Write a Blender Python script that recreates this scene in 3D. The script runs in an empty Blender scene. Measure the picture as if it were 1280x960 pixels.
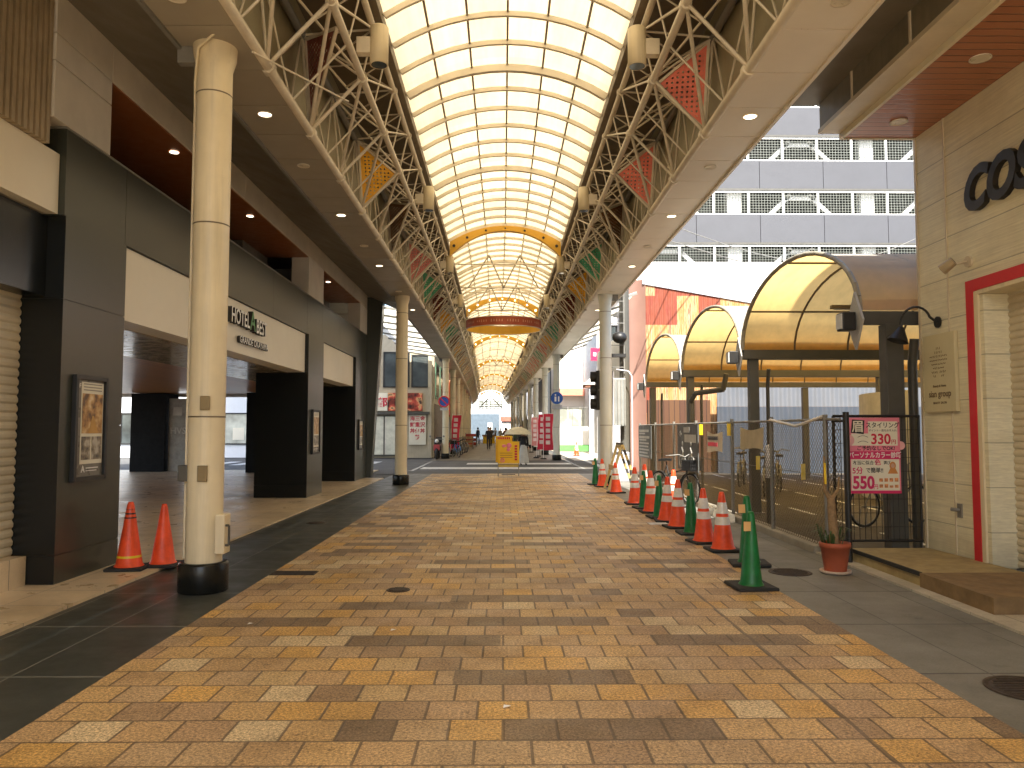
import bpy, math, random
from mathutils import Vector, Matrix
random.seed(7)
S = bpy.context.scene
C = S.collection
R = math.radians
OFF = {}

def bend(y):
    return 0.0 if y < 20 else -1.9 * ((y - 20) / 92) ** 1.5

# ------------------------------------------------------------------ mesh builder
class MB:
    def __init__(s):
        s.v = []; s.f = []; s.m = []; s.sm = []
    def add(s, vs, fs, mi=0, smooth=False):
        n = len(s.v)
        s.v += [Vector(v) for v in vs]
        s.f += [tuple(i + n for i in f) for f in fs]
        s.m += [mi] * len(fs); s.sm += [smooth] * len(fs)
        return s
    def box(s, x0, x1, y0, y1, z0, z1, mi=0):
        vs = [(x0,y0,z0),(x1,y0,z0),(x1,y1,z0),(x0,y1,z0),(x0,y0,z1),(x1,y0,z1),(x1,y1,z1),(x0,y1,z1)]
        return s.add(vs, [(0,3,2,1),(4,5,6,7),(0,1,5,4),(1,2,6,5),(2,3,7,6),(3,0,4,7)], mi)
    def lbox(s, x0, x1, ys, z0, z1, mi=0):
        """a long box along y with a cross-section at every y in ys (so that it can follow the bend of the street)"""
        vs = []; fs = []
        for y in ys:
            vs += [(x0,y,z0),(x1,y,z0),(x1,y,z1),(x0,y,z1)]
        for i in range(len(ys)-1):
            a = 4*i; b = a+4
            for k in range(4):
                l = (k+1) % 4
                fs.append((a+k, b+k, b+l, a+l))
        e = 4*(len(ys)-1)
        fs += [(0,1,2,3), (e+3,e+2,e+1,e)]
        return s.add(vs, fs, mi)
    def strip(s, sec, ys, mi=0, smooth=False, closed=False):
        """a cross-section sec [(x,z)] swept along y"""
        n = len(sec); vs = [(x,y,z) for y in ys for x,z in sec]; fs = []
        for i in range(len(ys)-1):
            for k in range(n if closed else n-1):
                l = (k+1) % n
                fs.append((i*n+k, (i+1)*n+k, (i+1)*n+l, i*n+l))
        return s.add(vs, fs, mi, smooth)
    def bar(s, p, q, r, n=6, mi=0, r2=None, cap=True, smooth=True):
        p = Vector(p); q = Vector(q); d = q - p
        if d.length < 1e-6: return s
        r2 = r if r2 is None else r2
        z = d.normalized(); a = Vector((0,0,1)) if abs(z.z) < .9 else Vector((1,0,0))
        x = z.cross(a).normalized(); y = z.cross(x)
        vs = []
        for c, rr in ((p, r), (q, r2)):
            for k in range(n):
                t = 2*math.pi*(k+.5)/n
                vs.append(c + x*(rr*math.cos(t)) + y*(rr*math.sin(t)))
        fs = [(k, n+k, n+(k+1)%n, (k+1)%n) for k in range(n)]
        s.add(vs, fs, mi, smooth)
        if cap:
            s.add(vs[:n], [tuple(range(n))], mi); s.add(vs[n:], [tuple(range(n))[::-1]], mi)
        return s
    def path(s, pts, r, n=6, mi=0):
        for a, b in zip(pts, pts[1:]): s.bar(a, b, r, n, mi)
        return s
    def beam(s, p, q, w, h, mi=0, up=(0,0,1)):
        """rectangular bar: w across, h along up"""
        p = Vector(p); q = Vector(q); z = (q-p).normalized(); u = Vector(up)
        x = z.cross(u).normalized(); y = x.cross(z)
        vs = []
        for c in (p, q):
            for a, b in ((-1,-1),(1,-1),(1,1),(-1,1)):
                vs.append(c + x*(a*w/2) + y*(b*h/2))
        return s.add(vs, [(0,1,2,3),(7,6,5,4),(0,4,5,1),(1,5,6,2),(2,6,7,3),(3,7,4,0)], mi)
    def lathe(s, prof, cx=0, cy=0, cz=0, n=16, mi=0, smooth=True, cap=True):
        vs = [(cx+r*math.cos(2*math.pi*k/n), cy+r*math.sin(2*math.pi*k/n), cz+z) for r, z in prof for k in range(n)]
        fs = [(i*n+k, i*n+(k+1)%n, (i+1)*n+(k+1)%n, (i+1)*n+k) for i in range(len(prof)-1) for k in range(n)]
        s.add(vs, fs, mi, smooth)
        if cap:
            s.add(vs[:n], [tuple(range(n))[::-1]], mi); s.add(vs[-n:], [tuple(range(n))], mi)
        return s
    def poly(s, pts, t, mi=0):
        """planar polygon pts (3D) with thickness vector t"""
        t = Vector(t); n = len(pts); a = [Vector(p) for p in pts]; b = [p+t for p in a]
        fs = [tuple(range(n)), tuple(range(2*n-1, n-1, -1))] + [(k, n+k, n+(k+1)%n, (k+1)%n) for k in range(n)]
        return s.add(a+b, fs, mi)
    def disc(s, c, nrm, r, t=.01, n=20, mi=0):
        nrm = Vector(nrm).normalized()
        return s.bar(c, Vector(c)+nrm*t, r, n, mi, smooth=False)
    def torus(s, c, nrm, R0, r, n=24, m=6, mi=0):
        nz = Vector(nrm).normalized(); a = Vector((0,0,1)) if abs(nz.z) < .9 else Vector((1,0,0))
        x = nz.cross(a).normalized(); y = nz.cross(x); c = Vector(c); vs = []
        for i in range(n):
            t = 2*math.pi*i/n; d = x*math.cos(t)+y*math.sin(t)
            for j in range(m):
                u = 2*math.pi*j/m
                vs.append(c + d*(R0+r*math.cos(u)) + nz*(r*math.sin(u)))
        fs = [(i*m+j, ((i+1)%n)*m+j, ((i+1)%n)*m+(j+1)%m, i*m+(j+1)%m) for i in range(n) for j in range(m)]
        return s.add(vs, fs, mi, True)
    def ball(s, c, r, n=10, m=6, mi=0, sc=(1,1,1)):
        vs = []; c = Vector(c)
        for i in range(m+1):
            p = math.pi*i/m
            for k in range(n):
                t = 2*math.pi*k/n
                vs.append(c+Vector((r*sc[0]*math.sin(p)*math.cos(t), r*sc[1]*math.sin(p)*math.sin(t), r*sc[2]*math.cos(p))))
        fs = [(i*n+k, (i+1)*n+k, (i+1)*n+(k+1)%n, i*n+(k+1)%n) for i in range(m) for k in range(n)]
        return s.add(vs, fs, mi, True)
    def text(s, body, size, o, xd, yd, ext=.004, mi=0, align='CENTER', bold=0., sx=1., shear=0.):
        cu = bpy.data.curves.new('t', 'FONT'); cu.body = body; cu.size = size; cu.extrude = ext
        cu.align_x = align; cu.align_y = 'CENTER'; cu.offset = bold; cu.resolution_u = 4; cu.shear = shear
        ob = bpy.data.objects.new('t', cu); me = bpy.data.meshes.new_from_object(ob)
        xd = Vector(xd); yd = Vector(yd); zd = xd.cross(yd); o = Vector(o)
        s.add([o+xd*(v.co.x*sx)+yd*v.co.y+zd*v.co.z for v in me.vertices], [tuple(p.vertices) for p in me.polygons], mi)
        bpy.data.objects.remove(ob); bpy.data.curves.remove(cu); bpy.data.meshes.remove(me)
        return s
    def xf(s, M):
        s.v = [M @ v for v in s.v]; return s
    def build(s, name, mats, parent=None, bnd=False, bev=0, label=None, cat=None, group=None, kind=None):
        if bnd:
            for v in s.v: v.x += bend(v.y)
        if parent is None:
            xs = [v.x for v in s.v]; ys = [v.y for v in s.v]; zs = [v.z for v in s.v]
            off = Vector(((min(xs)+max(xs))/2, (min(ys)+max(ys))/2, min(zs)))
            if kind: off = Vector((0,0,0))
        else:
            off = OFF[parent.name]
        me = bpy.data.meshes.new(name)
        me.from_pydata([v-off for v in s.v], [], s.f)
        if not isinstance(mats, (list, tuple)): mats = [mats]
        for m in mats: me.materials.append(m)
        me.polygons.foreach_set('material_index', s.m)
        me.polygons.foreach_set('use_smooth', s.sm)
        me.update()
        o = bpy.data.objects.new(name, me); C.objects.link(o)
        OFF[o.name] = off
        if parent is None: o.location = off
        else: o.parent = parent
        if bev:
            b = o.modifiers.new('b', 'BEVEL'); b.width = bev; b.segments = 2; b.limit_method = 'ANGLE'
        tag(o, label, cat, group, kind)
        return o

def tag(o, label=None, cat=None, group=None, kind=None):
    for k, v in (('label',label),('category',cat),('group',group),('kind',kind)):
        if v: o[k] = v
    return o
def thing(name, loc, label, cat, group=None):
    o = bpy.data.objects.new(name, None); C.objects.link(o); o.location = loc; o.empty_display_size = .2
    OFF[o.name] = Vector(loc)
    return tag(o, label, cat, group)
def copy_tree(o, loc=None, rz=None, label=None, parent=None):
    c = o.copy(); C.objects.link(c)
    if parent: c.parent = parent
    if loc is not None: c.location = loc
    if rz is not None: c.rotation_euler.z = rz
    if label: c['label'] = label
    for ch in o.children: copy_tree(ch, parent=c)
    return c
ORD = ['nearest','second','third','fourth','fifth','sixth','seventh','eighth','ninth','tenth','eleventh','twelfth','thirteenth','fourteenth','fifteenth','sixteenth','seventeenth','eighteenth','nineteenth','twentieth','twenty-first','twenty-second','twenty-third','twenty-fourth','twenty-fifth','twenty-sixth','twenty-seventh','twenty-eighth']
def rng(a, b, d):
    n = max(1, int(round((b-a)/d)))
    return [a+(b-a)*i/n for i in range(n+1)]

# ------------------------------------------------------------------ materials
def newmat(name):
    m = bpy.data.materials.new(name); m.use_nodes = True
    nt = m.node_tree; b = nt.nodes['Principled BSDF']
    return m, nt, b
def N(nt, t, **kw):
    n = nt.nodes.new(t)
    for k, v in kw.items():
        if hasattr(n, k): setattr(n, k, v)
        else: n.inputs[k.replace('_',' ')].default_value = v
    return n
def mth(nt, op, a, b=None, c=None):
    n = nt.nodes.new('ShaderNodeMath'); n.operation = op
    for i, x in enumerate((a, b, c)):
        if x is None: continue
        if isinstance(x, (int, float)): n.inputs[i].default_value = x
        else: nt.links.new(x, n.inputs[i])
    return n.outputs[0]
def mixc(nt, fac, a, b, typ='MIX'):
    n = nt.nodes.new('ShaderNodeMix'); n.data_type = 'RGBA'; n.blend_type = typ
    for sock, x in ((n.inputs[0], fac), (n.inputs[6], a), (n.inputs[7], b)):
        if isinstance(x, (int, float)): sock.default_value = x
        elif isinstance(x, (tuple, list)): sock.default_value = (*x[:3], 1)
        else: nt.links.new(x, sock)
    return n.outputs[2]
def noise(nt, scale, vec=None, detail=4, rough=.6):
    n = N(nt, 'ShaderNodeTexNoise'); n.inputs['Scale'].default_value = scale; n.inputs['Detail'].default_value = detail; n.inputs['Roughness'].default_value = rough
    if vec is not None: nt.links.new(vec, n.inputs['Vector'])
    return n.outputs['Fac']
def ramp(nt, fac, stops, interp='LINEAR'):
    n = N(nt, 'ShaderNodeValToRGB'); cr = n.color_ramp; cr.interpolation = interp
    while len(cr.elements) < len(stops): cr.elements.new(.5)
    for e, (p, c) in zip(cr.elements, stops):
        e.position = p; e.color = (*c, 1) if len(c) == 3 else c
    nt.links.new(fac, n.inputs[0]); return n.outputs[0]
def pos(nt):
    return N(nt, 'ShaderNodeNewGeometry').outputs['Position']
def setbump(nt, b, h, strength=.3, dist=.01):
    n = N(nt, 'ShaderNodeBump'); n.inputs['Strength'].default_value = strength; n.inputs['Distance'].default_value = dist
    nt.links.new(h, n.inputs['Height']); nt.links.new(n.outputs[0], b.inputs['Normal'])
MC = {}
def mat(name, col, rough=.6, metal=0., var=.18, vs=2.5, bump=0., bs=60., streak=0., spec=.5):
    if name in MC: return MC[name]
    m, nt, b = newmat(name); p = pos(nt)
    f = noise(nt, vs, p, 5, .65)
    lo = tuple(c*(1-var) for c in col); hi = tuple(min(1, c*(1+var)) for c in col)
    base = ramp(nt, f, [(.3, lo), (.7, hi)])
    if streak:
        mp = N(nt, 'ShaderNodeMapping'); mp.inputs['Scale'].default_value = (9, 9, .5); nt.links.new(p, mp.inputs[0])
        f2 = noise(nt, 1.5, mp.outputs[0], 4)
        base = mixc(nt, mth(nt, 'MULTIPLY', ramp(nt, f2, [(.5,(0,0,0)),(.75,(1,1,1))]), streak), base, tuple(c*.45 for c in col))
    nt.links.new(base, b.inputs['Base Color'])
    b.inputs['Metallic'].default_value = metal; b.inputs['Specular IOR Level'].default_value = spec
    r = nt.nodes.new('ShaderNodeMapRange'); nt.links.new(noise(nt, vs*3, p), r.inputs[0])
    r.inputs[1].default_value = .3; r.inputs[2].default_value = .7
    r.inputs[3].default_value = max(.03, rough-.08); r.inputs[4].default_value = min(1, rough+.1)
    nt.links.new(r.outputs[0], b.inputs['Roughness'])
    if bump: setbump(nt, b, noise(nt, bs, p, 3), bump, .005)
    MC[name] = m; return m
def emit(name, col, st):
    m, nt, b = newmat(name); b.inputs['Base Color'].default_value = (*col,1)
    b.inputs['Emission Color'].default_value = (*col,1); b.inputs['Emission Strength'].default_value = st
    MC[name] = m; return m
def fract(nt, x): return mth(nt, 'FRACT', x)
def sep(nt, p):
    n = N(nt, 'ShaderNodeSeparateXYZ'); nt.links.new(p, n.inputs[0]); return n.outputs
def wnoise(nt, a, b):
    c = N(nt, 'ShaderNodeCombineXYZ'); 
    for i, x in enumerate((a, b)):
        if isinstance(x, (int,float)): c.inputs[i].default_value = x
        else: nt.links.new(x, c.inputs[i])
    w = N(nt, 'ShaderNodeTexWhiteNoise'); w.noise_dimensions = '3D'; nt.links.new(c.outputs[0], w.inputs['Vector'])
    return w.outputs['Value']
def joints(nt, fx, fy, w):
    """1 in the tile, 0 in the joint"""
    d = mth(nt, 'MINIMUM', mth(nt, 'MINIMUM', fx, mth(nt,'SUBTRACT',1.,fx)), mth(nt, 'MINIMUM', fy, mth(nt,'SUBTRACT',1.,fy)))
    n = nt.nodes.new('ShaderNodeMapRange'); n.interpolation_type = 'SMOOTHSTEP'; nt.links.new(d, n.inputs[0])
    n.inputs[1].default_value = w*.45; n.inputs[2].default_value = w*1.3
    return n.outputs[0]

def paver_mat():
    m, nt, b = newmat('granite_pavers'); p = pos(nt); x, y, z = sep(nt, p)
    v = mth(nt, 'DIVIDE', y, .272); row = mth(nt, 'FLOOR', v)
    sh = mth(nt, 'MULTIPLY', mth(nt, 'MODULO', mth(nt,'ADD',row,200.), 2.), .5)
    u = mth(nt, 'ADD', mth(nt, 'DIVIDE', x, .272), sh); col = mth(nt, 'FLOOR', u)
    j = joints(nt, fract(nt, u), fract(nt, v), .028)
    w = wnoise(nt, col, row)
    c = ramp(nt, w, [(0,(.46,.31,.155)),(.2,(.50,.335,.15)),(.38,(.40,.27,.15)),(.5,(.55,.34,.11)),(.63,(.44,.31,.17)),(.78,(.58,.46,.275)),(.87,(.34,.23,.13)),(.94,(.50,.36,.18))], 'CONSTANT')
    # runs of dark pavers
    g = mth(nt, 'FLOOR', mth(nt, 'DIVIDE', mth(nt, 'ADD', u, mth(nt,'MULTIPLY', wnoise(nt, 3.3, row), 9.)), 4.))
    dk = mth(nt, 'LESS_THAN', wnoise(nt, mth(nt,'ADD',g,57.), row), .10)
    dk2 = mth(nt, 'LESS_THAN', wnoise(nt, mth(nt,'ADD',col,91.), row), .02)
    dk = mth(nt, 'MAXIMUM', dk, dk2)
    c = mixc(nt, dk, c, (.21,.145,.085))
    gr = ramp(nt, noise(nt, 62, p, 3, .9), [(.36,(.34,.32,.30)),(.5,(1,1,1)),(.64,(1.75,1.72,1.65))])
    c = mixc(nt, 1., c, gr, 'MULTIPLY')
    big = ramp(nt, noise(nt, .55, p, 5, .6), [(.32,(.72,.70,.68)),(.62,(1.08,1.08,1.08))])
    c = mixc(nt, 1., c, big, 'MULTIPLY')
    spots = ramp(nt, noise(nt, 13, p, 2, .5), [(.68,(1,1,1)),(.71,(.42,.40,.38))])
    c = mixc(nt, .7, c, spots, 'MULTIPLY')
    c = mixc(nt, mth(nt,'MAXIMUM',j,mth(nt,'MULTIPLY',noise(nt,1.7,p,4,.7),.42)), (.085,.06,.04), c)
    seam = mth(nt, 'LESS_THAN', mth(nt, 'ABSOLUTE', mth(nt, 'SUBTRACT', x, mth(nt, 'ADD', 1.78, mth(nt, 'MULTIPLY', mth(nt,'SUBTRACT',noise(nt, 4, p, 3),.5), .03)))), .012)
    c = mixc(nt, mth(nt, 'MULTIPLY', seam, .75), c, (.10,.07,.045))
    worn = ramp(nt, noise(nt, 1.6, p, 6, .75), [(.36,(.74,.72,.70)),(.5,(1,1,1)),(.68,(1.12,1.11,1.08))])
    c = mixc(nt, .8, c, worn, 'MULTIPLY')
    nt.links.new(c, b.inputs['Base Color'])
    r = ramp(nt, noise(nt, 3, p, 4), [(.3,(.40,)*3),(.7,(.64,)*3)]); nt.links.new(r, b.inputs['Roughness'])
    h = mth(nt, 'ADD', j, mth(nt, 'MULTIPLY', noise(nt, 95, p, 3, .8), .25))
    setbump(nt, b, h, .55, .006)
    return m
def tile_mat(name, c1, c2, sx, sy, jw, rough, jc, grain=.12, off=0.):
    m, nt, b = newmat(name); p = pos(nt); x, y, z = sep(nt, p)
    v = mth(nt,'DIVIDE',y,sy); row = mth(nt,'FLOOR',v)
    u = mth(nt,'ADD',mth(nt,'DIVIDE',x,sx), mth(nt,'MULTIPLY',row,off)); col = mth(nt,'FLOOR',u)
    j = joints(nt, fract(nt,u), fract(nt,v), jw)
    c = mixc(nt, wnoise(nt, col, row), c1, c2)
    c = mixc(nt, 1., c, ramp(nt, noise(nt, 70, p, 3), [(.3,(1-grain,)*3),(.7,(1+grain,)*3)]), 'MULTIPLY')
    c = mixc(nt, 1., c, ramp(nt, noise(nt, .9, p, 6, .7), [(.3,(.66,.65,.63)),(.65,(1.08,)*3)]), 'MULTIPLY')
    st = ramp(nt, noise(nt, 3.1, p, 5, .7), [(.6,(1,1,1)),(.72,(.62,.6,.58))])
    c = mixc(nt, .8, c, st, 'MULTIPLY')
    c = mixc(nt, j, jc, c); nt.links.new(c, b.inputs['Base Color'])
    nt.links.new(ramp(nt, noise(nt, 2.5, p, 4), [(.3,(rough-.1,)*3),(.7,(rough+.12,)*3)]), b.inputs['Roughness'])
    setbump(nt, b, mth(nt,'ADD',j,mth(nt,'MULTIPLY',noise(nt,70,p,3),.3)), .35, .004)
    return m
def corr_mat(name, c1, c2, pitch, axis, rough=.6, rust=None, metal=0., depth=.03):
    """corrugated sheet; ridges repeat along axis (0 x, 1 y, 2 z)"""
    m, nt, b = newmat(name); p = pos(nt); a = sep(nt, p)[axis]
    w = mth(nt, 'SINE', mth(nt, 'MULTIPLY', a, 2*math.pi/pitch))
    c = ramp(nt, noise(nt, .8, p, 5), [(.3,c1),(.7,c2)])
    if rust:
        mp = N(nt, 'ShaderNodeMapping'); mp.inputs['Scale'].default_value = (4.2, 4.2, .38); nt.links.new(p, mp.inputs[0])
        f = noise(nt, 1.2, mp.outputs[0], 6, .72)
        c = ramp(nt, f, [(.32,(.48,.42,.33)),(.41,(.46,.28,.12)),(.49,(.40,.17,.045)),(.55,(.46,.32,.17)),(.61,(.27,.075,.028)),(.68,(.48,.38,.27)),(.85,(.2,.045,.02))])
        xx, yy, zz = sep(nt, p)
        shx = mth(nt,'FLOOR',mth(nt,'DIVIDE',xx,.78)); shz = mth(nt,'FLOOR',mth(nt,'DIVIDE',zz,1.05))
        red = mth(nt,'LESS_THAN', wnoise(nt, shx, shz), mth(nt,'ADD',.13,mth(nt,'MULTIPLY',mth(nt,'GREATER_THAN',zz,5.25),.42)))
        c = mixc(nt, mth(nt,'MULTIPLY',red,.85), c, (.20,.025,.016))
    nt.links.new(c, b.inputs['Base Color']); b.inputs['Roughness'].default_value = rough; b.inputs['Metallic'].default_value = metal
    setbump(nt, b, w, .7, depth)
    return m
def plank_mat(name, c1, c2, w, axis, rough=.4, jdark=.35):
    m, nt, b = newmat(name); p = pos(nt); a = sep(nt, p)[axis]
    u = mth(nt,'DIVIDE',a,w); k = mth(nt,'FLOOR',u); f = fract(nt,u)
    mp = N(nt, 'ShaderNodeMapping'); sc = [3,3,3]; sc[axis] = 30; mp.inputs['Scale'].default_value = sc; nt.links.new(p, mp.inputs[0])
    c = mixc(nt, mth(nt,'ADD',mth(nt,'MULTIPLY',wnoise(nt,k,1.),.5), mth(nt,'MULTIPLY',noise(nt,2,mp.outputs[0],5),.5)), c1, c2)
    e = mth(nt,'MINIMUM',f,mth(nt,'SUBTRACT',1.,f)); r = nt.nodes.new('ShaderNodeMapRange'); nt.links.new(e, r.inputs[0]); r.inputs[1].default_value = .02; r.inputs[2].default_value = .09
    c = mixc(nt, r.outputs[0], tuple(x*jdark for x in c1), c)
    nt.links.new(c, b.inputs['Base Color']); b.inputs['Roughness'].default_value = rough
    setbump(nt, b, r.outputs[0], .5, .006)
    return m
def siding_mat(name, col):
    """cream horizontal siding with fine combed grooves and board joints"""
    m, nt, b = newmat(name); p = pos(nt); x, y, z = sep(nt, p)
    f = fract(nt, mth(nt,'DIVIDE',z,.455)); e = mth(nt,'MINIMUM',f,mth(nt,'SUBTRACT',1.,f))
    r = nt.nodes.new('ShaderNodeMapRange'); nt.links.new(e, r.inputs[0]); r.inputs[1].default_value = .006; r.inputs[2].default_value = .016
    mp = N(nt, 'ShaderNodeMapping'); mp.inputs['Scale'].default_value = (1,.25,9); nt.links.new(p, mp.inputs[0])
    g = noise(nt, 7, mp.outputs[0], 3, .7)
    c = mixc(nt, r.outputs[0], tuple(k*.55 for k in col), ramp(nt, g, [(.3,tuple(k*.86 for k in col)),(.7,tuple(min(1,k*1.1) for k in col))]))
    dirt = ramp(nt, noise(nt, 1.2, p, 5, .7), [(.35,(.86,.84,.80)),(.65,(1,1,1))]); c = mixc(nt, 1., c, dirt, 'MULTIPLY')
    zz = nt.nodes.new('ShaderNodeMapRange'); nt.links.new(mth(nt,'ADD',z,mth(nt,'MULTIPLY',noise(nt,5,p,4),.5)), zz.inputs[0]); zz.inputs[1].default_value = .25; zz.inputs[2].default_value = .75
    c = mixc(nt, zz.outputs[0], mixc(nt,.5,c,(.30,.27,.19)), c)
    nt.links.new(c, b.inputs['Base Color']); b.inputs['Roughness'].default_value = .62
    setbump(nt, b, mth(nt,'ADD',r.outputs[0],mth(nt,'MULTIPLY',g,.5)), .5, .006)
    return m
def translucent_mat(name, col, dif=.25, streak=.12, outer=None, panel=False):
    m = bpy.data.materials.new(name); m.use_nodes = True; nt = m.node_tree; nt.nodes.clear()
    o = N(nt,'ShaderNodeOutputMaterial'); t = N(nt,'ShaderNodeBsdfTranslucent'); d = N(nt,'ShaderNodeBsdfDiffuse'); mx = N(nt,'ShaderNodeMixShader')
    p = pos(nt); f = noise(nt, .7, p, 5, .7)
    mp = N(nt,'ShaderNodeMapping'); mp.inputs['Scale'].default_value = (6,.5,6); nt.links.new(p, mp.inputs[0])
    f2 = noise(nt, 1.2, mp.outputs[0], 4)
    c = ramp(nt, mth(nt,'MULTIPLY',mth(nt,'ADD',f,f2),.5), [(.36,tuple(k*(1-streak*1.6) for k in col)),(.58,col)])
    if panel:
        x_, y_, z_ = sep(nt, p); w_ = wnoise(nt, mth(nt,'FLOOR',mth(nt,'DIVIDE',mth(nt,'ADD',x_,1.54+6.4),.533)), mth(nt,'FLOOR',mth(nt,'DIVIDE',y_,.778*3)))
        c = mixc(nt, 1., c, ramp(nt, w_, [(0,(.86,.85,.83)),(1,(1.03,1.03,1.04))]), 'MULTIPLY')
    nt.links.new(c, t.inputs[0]); nt.links.new(mixc(nt, N(nt,'ShaderNodeNewGeometry').outputs['Backfacing'], outer, c) if outer else c, d.inputs[0]); mx.inputs[0].default_value = dif
    nt.links.new(t.outputs[0], mx.inputs[1]); nt.links.new(d.outputs[0], mx.inputs[2]); nt.links.new(mx.outputs[0], o.inputs[0])
    return m
def perf_mat(name, col, step=.066, hole=.225):
    """perforated sheet: round holes on a square grid in the panel's own plane (uv in metres)"""
    m, nt, b = newmat(name); uv = N(nt,'ShaderNodeUVMap').outputs[0]; x, y, z = sep(nt, uv)
    fx = mth(nt,'SUBTRACT',fract(nt,mth(nt,'DIVIDE',x,step)),.5); fy = mth(nt,'SUBTRACT',fract(nt,mth(nt,'DIVIDE',y,step)),.5)
    d = mth(nt,'SQRT',mth(nt,'ADD',mth(nt,'MULTIPLY',fx,fx),mth(nt,'MULTIPLY',fy,fy)))
    a = mth(nt,'GREATER_THAN',d,hole)
    p = pos(nt); c = ramp(nt, noise(nt,4,p,4), [(.3,tuple(k*.8 for k in col)),(.7,tuple(min(1,k*1.15) for k in col))])
    nt.links.new(c, b.inputs['Base Color']); nt.links.new(a, b.inputs['Alpha']); b.inputs['Roughness'].default_value = .55
    return m
def glass_mat(name, col=(.05,.06,.06), rough=.06):
    m, nt, b = newmat(name); p = pos(nt)
    nt.links.new(ramp(nt, noise(nt,.9,p,3), [(.35,tuple(k*.6 for k in col)),(.65,tuple(min(1,k*1.5) for k in col))]), b.inputs['Base Color'])
    b.inputs['Roughness'].default_value = rough; b.inputs['Specular IOR Level'].default_value = .7
    return m
def photo_mat(name, stops, scale=6):
    m, nt, b = newmat(name); p = pos(nt)
    nt.links.new(ramp(nt, noise(nt,scale,p,3,.5), stops), b.inputs['Base Color']); b.inputs['Roughness'].default_value = .3
    return m

PAVER = paver_mat()
DARKSTONE = tile_mat('dark_stone_paving', (.040,.046,.040), (.056,.062,.054), .6, 1.2, .012, .42, (.15,.155,.14))
GREYSTONE = tile_mat('grey_stone_paving', (.19,.19,.168), (.225,.222,.195), .6, 1.2, .010, .6, (.085,.085,.08))
HOTELTILE = tile_mat('beige_floor_tile', (.62,.49,.31), (.68,.55,.37), .6, .6, .008, .34, (.2,.17,.13), .06)
CREAMTILE = tile_mat('cream_kerb_tile', (.50,.46,.36), (.58,.53,.42), .5, .3, .012, .5, (.25,.22,.17))
ASPHALT = mat('asphalt', (.075,.075,.073), .85, var=.25, vs=1.2, bump=.5, bs=150)
OLDASPHALT = mat('worn_brown_asphalt', (.062,.048,.030), .85, var=.3, vs=.9, bump=.4, bs=120)
FARPAVE = tile_mat('far_arcade_paving', (.11,.095,.075), (.16,.14,.11), .6, .6, .01, .6, (.06,.05,.04))
WHITELINE = mat('worn_white_road_paint', (.55,.55,.53), .7, var=.3, vs=6)
GRANITE = mat('black_granite', (.010,.011,.010), .25, var=.12, vs=150, spec=.35)
GRANITE2 = mat('dark_green_granite', (.040,.044,.034), .30, var=.10, vs=120, spec=.5)
CONCRETE = mat('grey_wall_panel', (.62,.58,.50), .7, var=.1, vs=1.5, bump=.1)
CREAMPANEL = mat('cream_sign_panel', (.78,.72,.58), .45, var=.04, vs=1)
COLPAINT = mat('cream_column_paint', (.74,.645,.44), .42, var=.09, vs=1.4, streak=.3)
COLPALE = mat('pale_grey_column_paint', (.62,.63,.56), .45, var=.07, vs=1.4, streak=.1)
STEEL = mat('beige_truss_paint', (.68,.615,.49), .45, var=.14, vs=3)
STEELD = mat('brown_gutter_paint', (.15,.115,.07), .5, var=.15)
KHAKI = mat('khaki_fascia_panel', (.34,.30,.19), .45, var=.15, vs=1)
RIBM = mat('skylight_rib_paint', (.74,.68,.55), .5, var=.1)
BARM = mat('skylight_bar_grey', (.32,.28,.22), .5)
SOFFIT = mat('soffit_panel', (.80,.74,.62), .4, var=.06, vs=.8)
SOFFIT_SHADE = mat('shaded_soffit_panel', (.33,.295,.23), .4, var=.08, vs=.8)  # hotel-side soffit: the weaker light there is put into a darker colour
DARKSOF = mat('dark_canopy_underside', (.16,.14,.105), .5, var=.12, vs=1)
YELLOWP = mat('yellow_arch_paint', (.72,.40,.035), .45, var=.1)
SKYLIGHT = translucent_mat('translucent_cream_skylight', (.63,.50,.305), .3, panel=True)
MEMB = translucent_mat('yellowed_canopy_membrane', (.74,.50,.185), .3, .1, outer=(.80,.78,.70))
SIDEROOF = translucent_mat('pale_corrugated_canopy', (.86,.82,.70), .3, .25)
BLACK = mat('matt_black_metal', (.015,.015,.015), .45)
RUBBER = mat('black_rubber', (.02,.02,.02), .8)
DGREY = mat('dark_grey_steel', (.075,.072,.06), .5, var=.15)
MGREY = mat('mid_grey_steel', (.20,.195,.175), .5, var=.15)
WHITE = mat('white_paint', (.80,.79,.75), .5, var=.05)
OFFWHITE = mat('off_white_wall', (.66,.64,.58), .7, var=.08, streak=.15)
LGREY = mat('light_grey_cladding', (.42,.43,.46), .6, var=.06, vs=.4)
RED = mat('red_paint', (.62,.018,.03), .4, var=.08)
ORANGEC = mat('fluorescent_orange_plastic', (.88,.085,.02), .45, var=.22, vs=7, streak=.35)
GREENC = mat('green_plastic', (.005,.15,.035), .42, var=.3, vs=7, streak=.3)
REFL = mat('white_reflective_tape', (.76,.74,.69), .38, var=.18, vs=9, streak=.3)
YTAPE = mat('yellow_tape', (.85,.58,.02), .45)
WOODC = plank_mat('wood_ceiling_boards', (.46,.21,.08), (.60,.30,.12), .18, 0, .28)
BROWNCEIL = mat('rust_brown_ceiling', (.27,.10,.035), .4, var=.05)
REDWOOD = plank_mat('red_brown_canopy_boards', (.34,.125,.06), (.46,.19,.09), .12, 1, .3)
SIDING = siding_mat('cream_siding', (.82,.78,.58))
SHUT = mat('shutter_slat_paint', (.60,.53,.39), .4, metal=.0, var=.1)
SLAT = mat('brown_slat', (.38,.30,.19), .5)
TERRA = mat('terracotta', (.42,.10,.045), .6)
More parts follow.
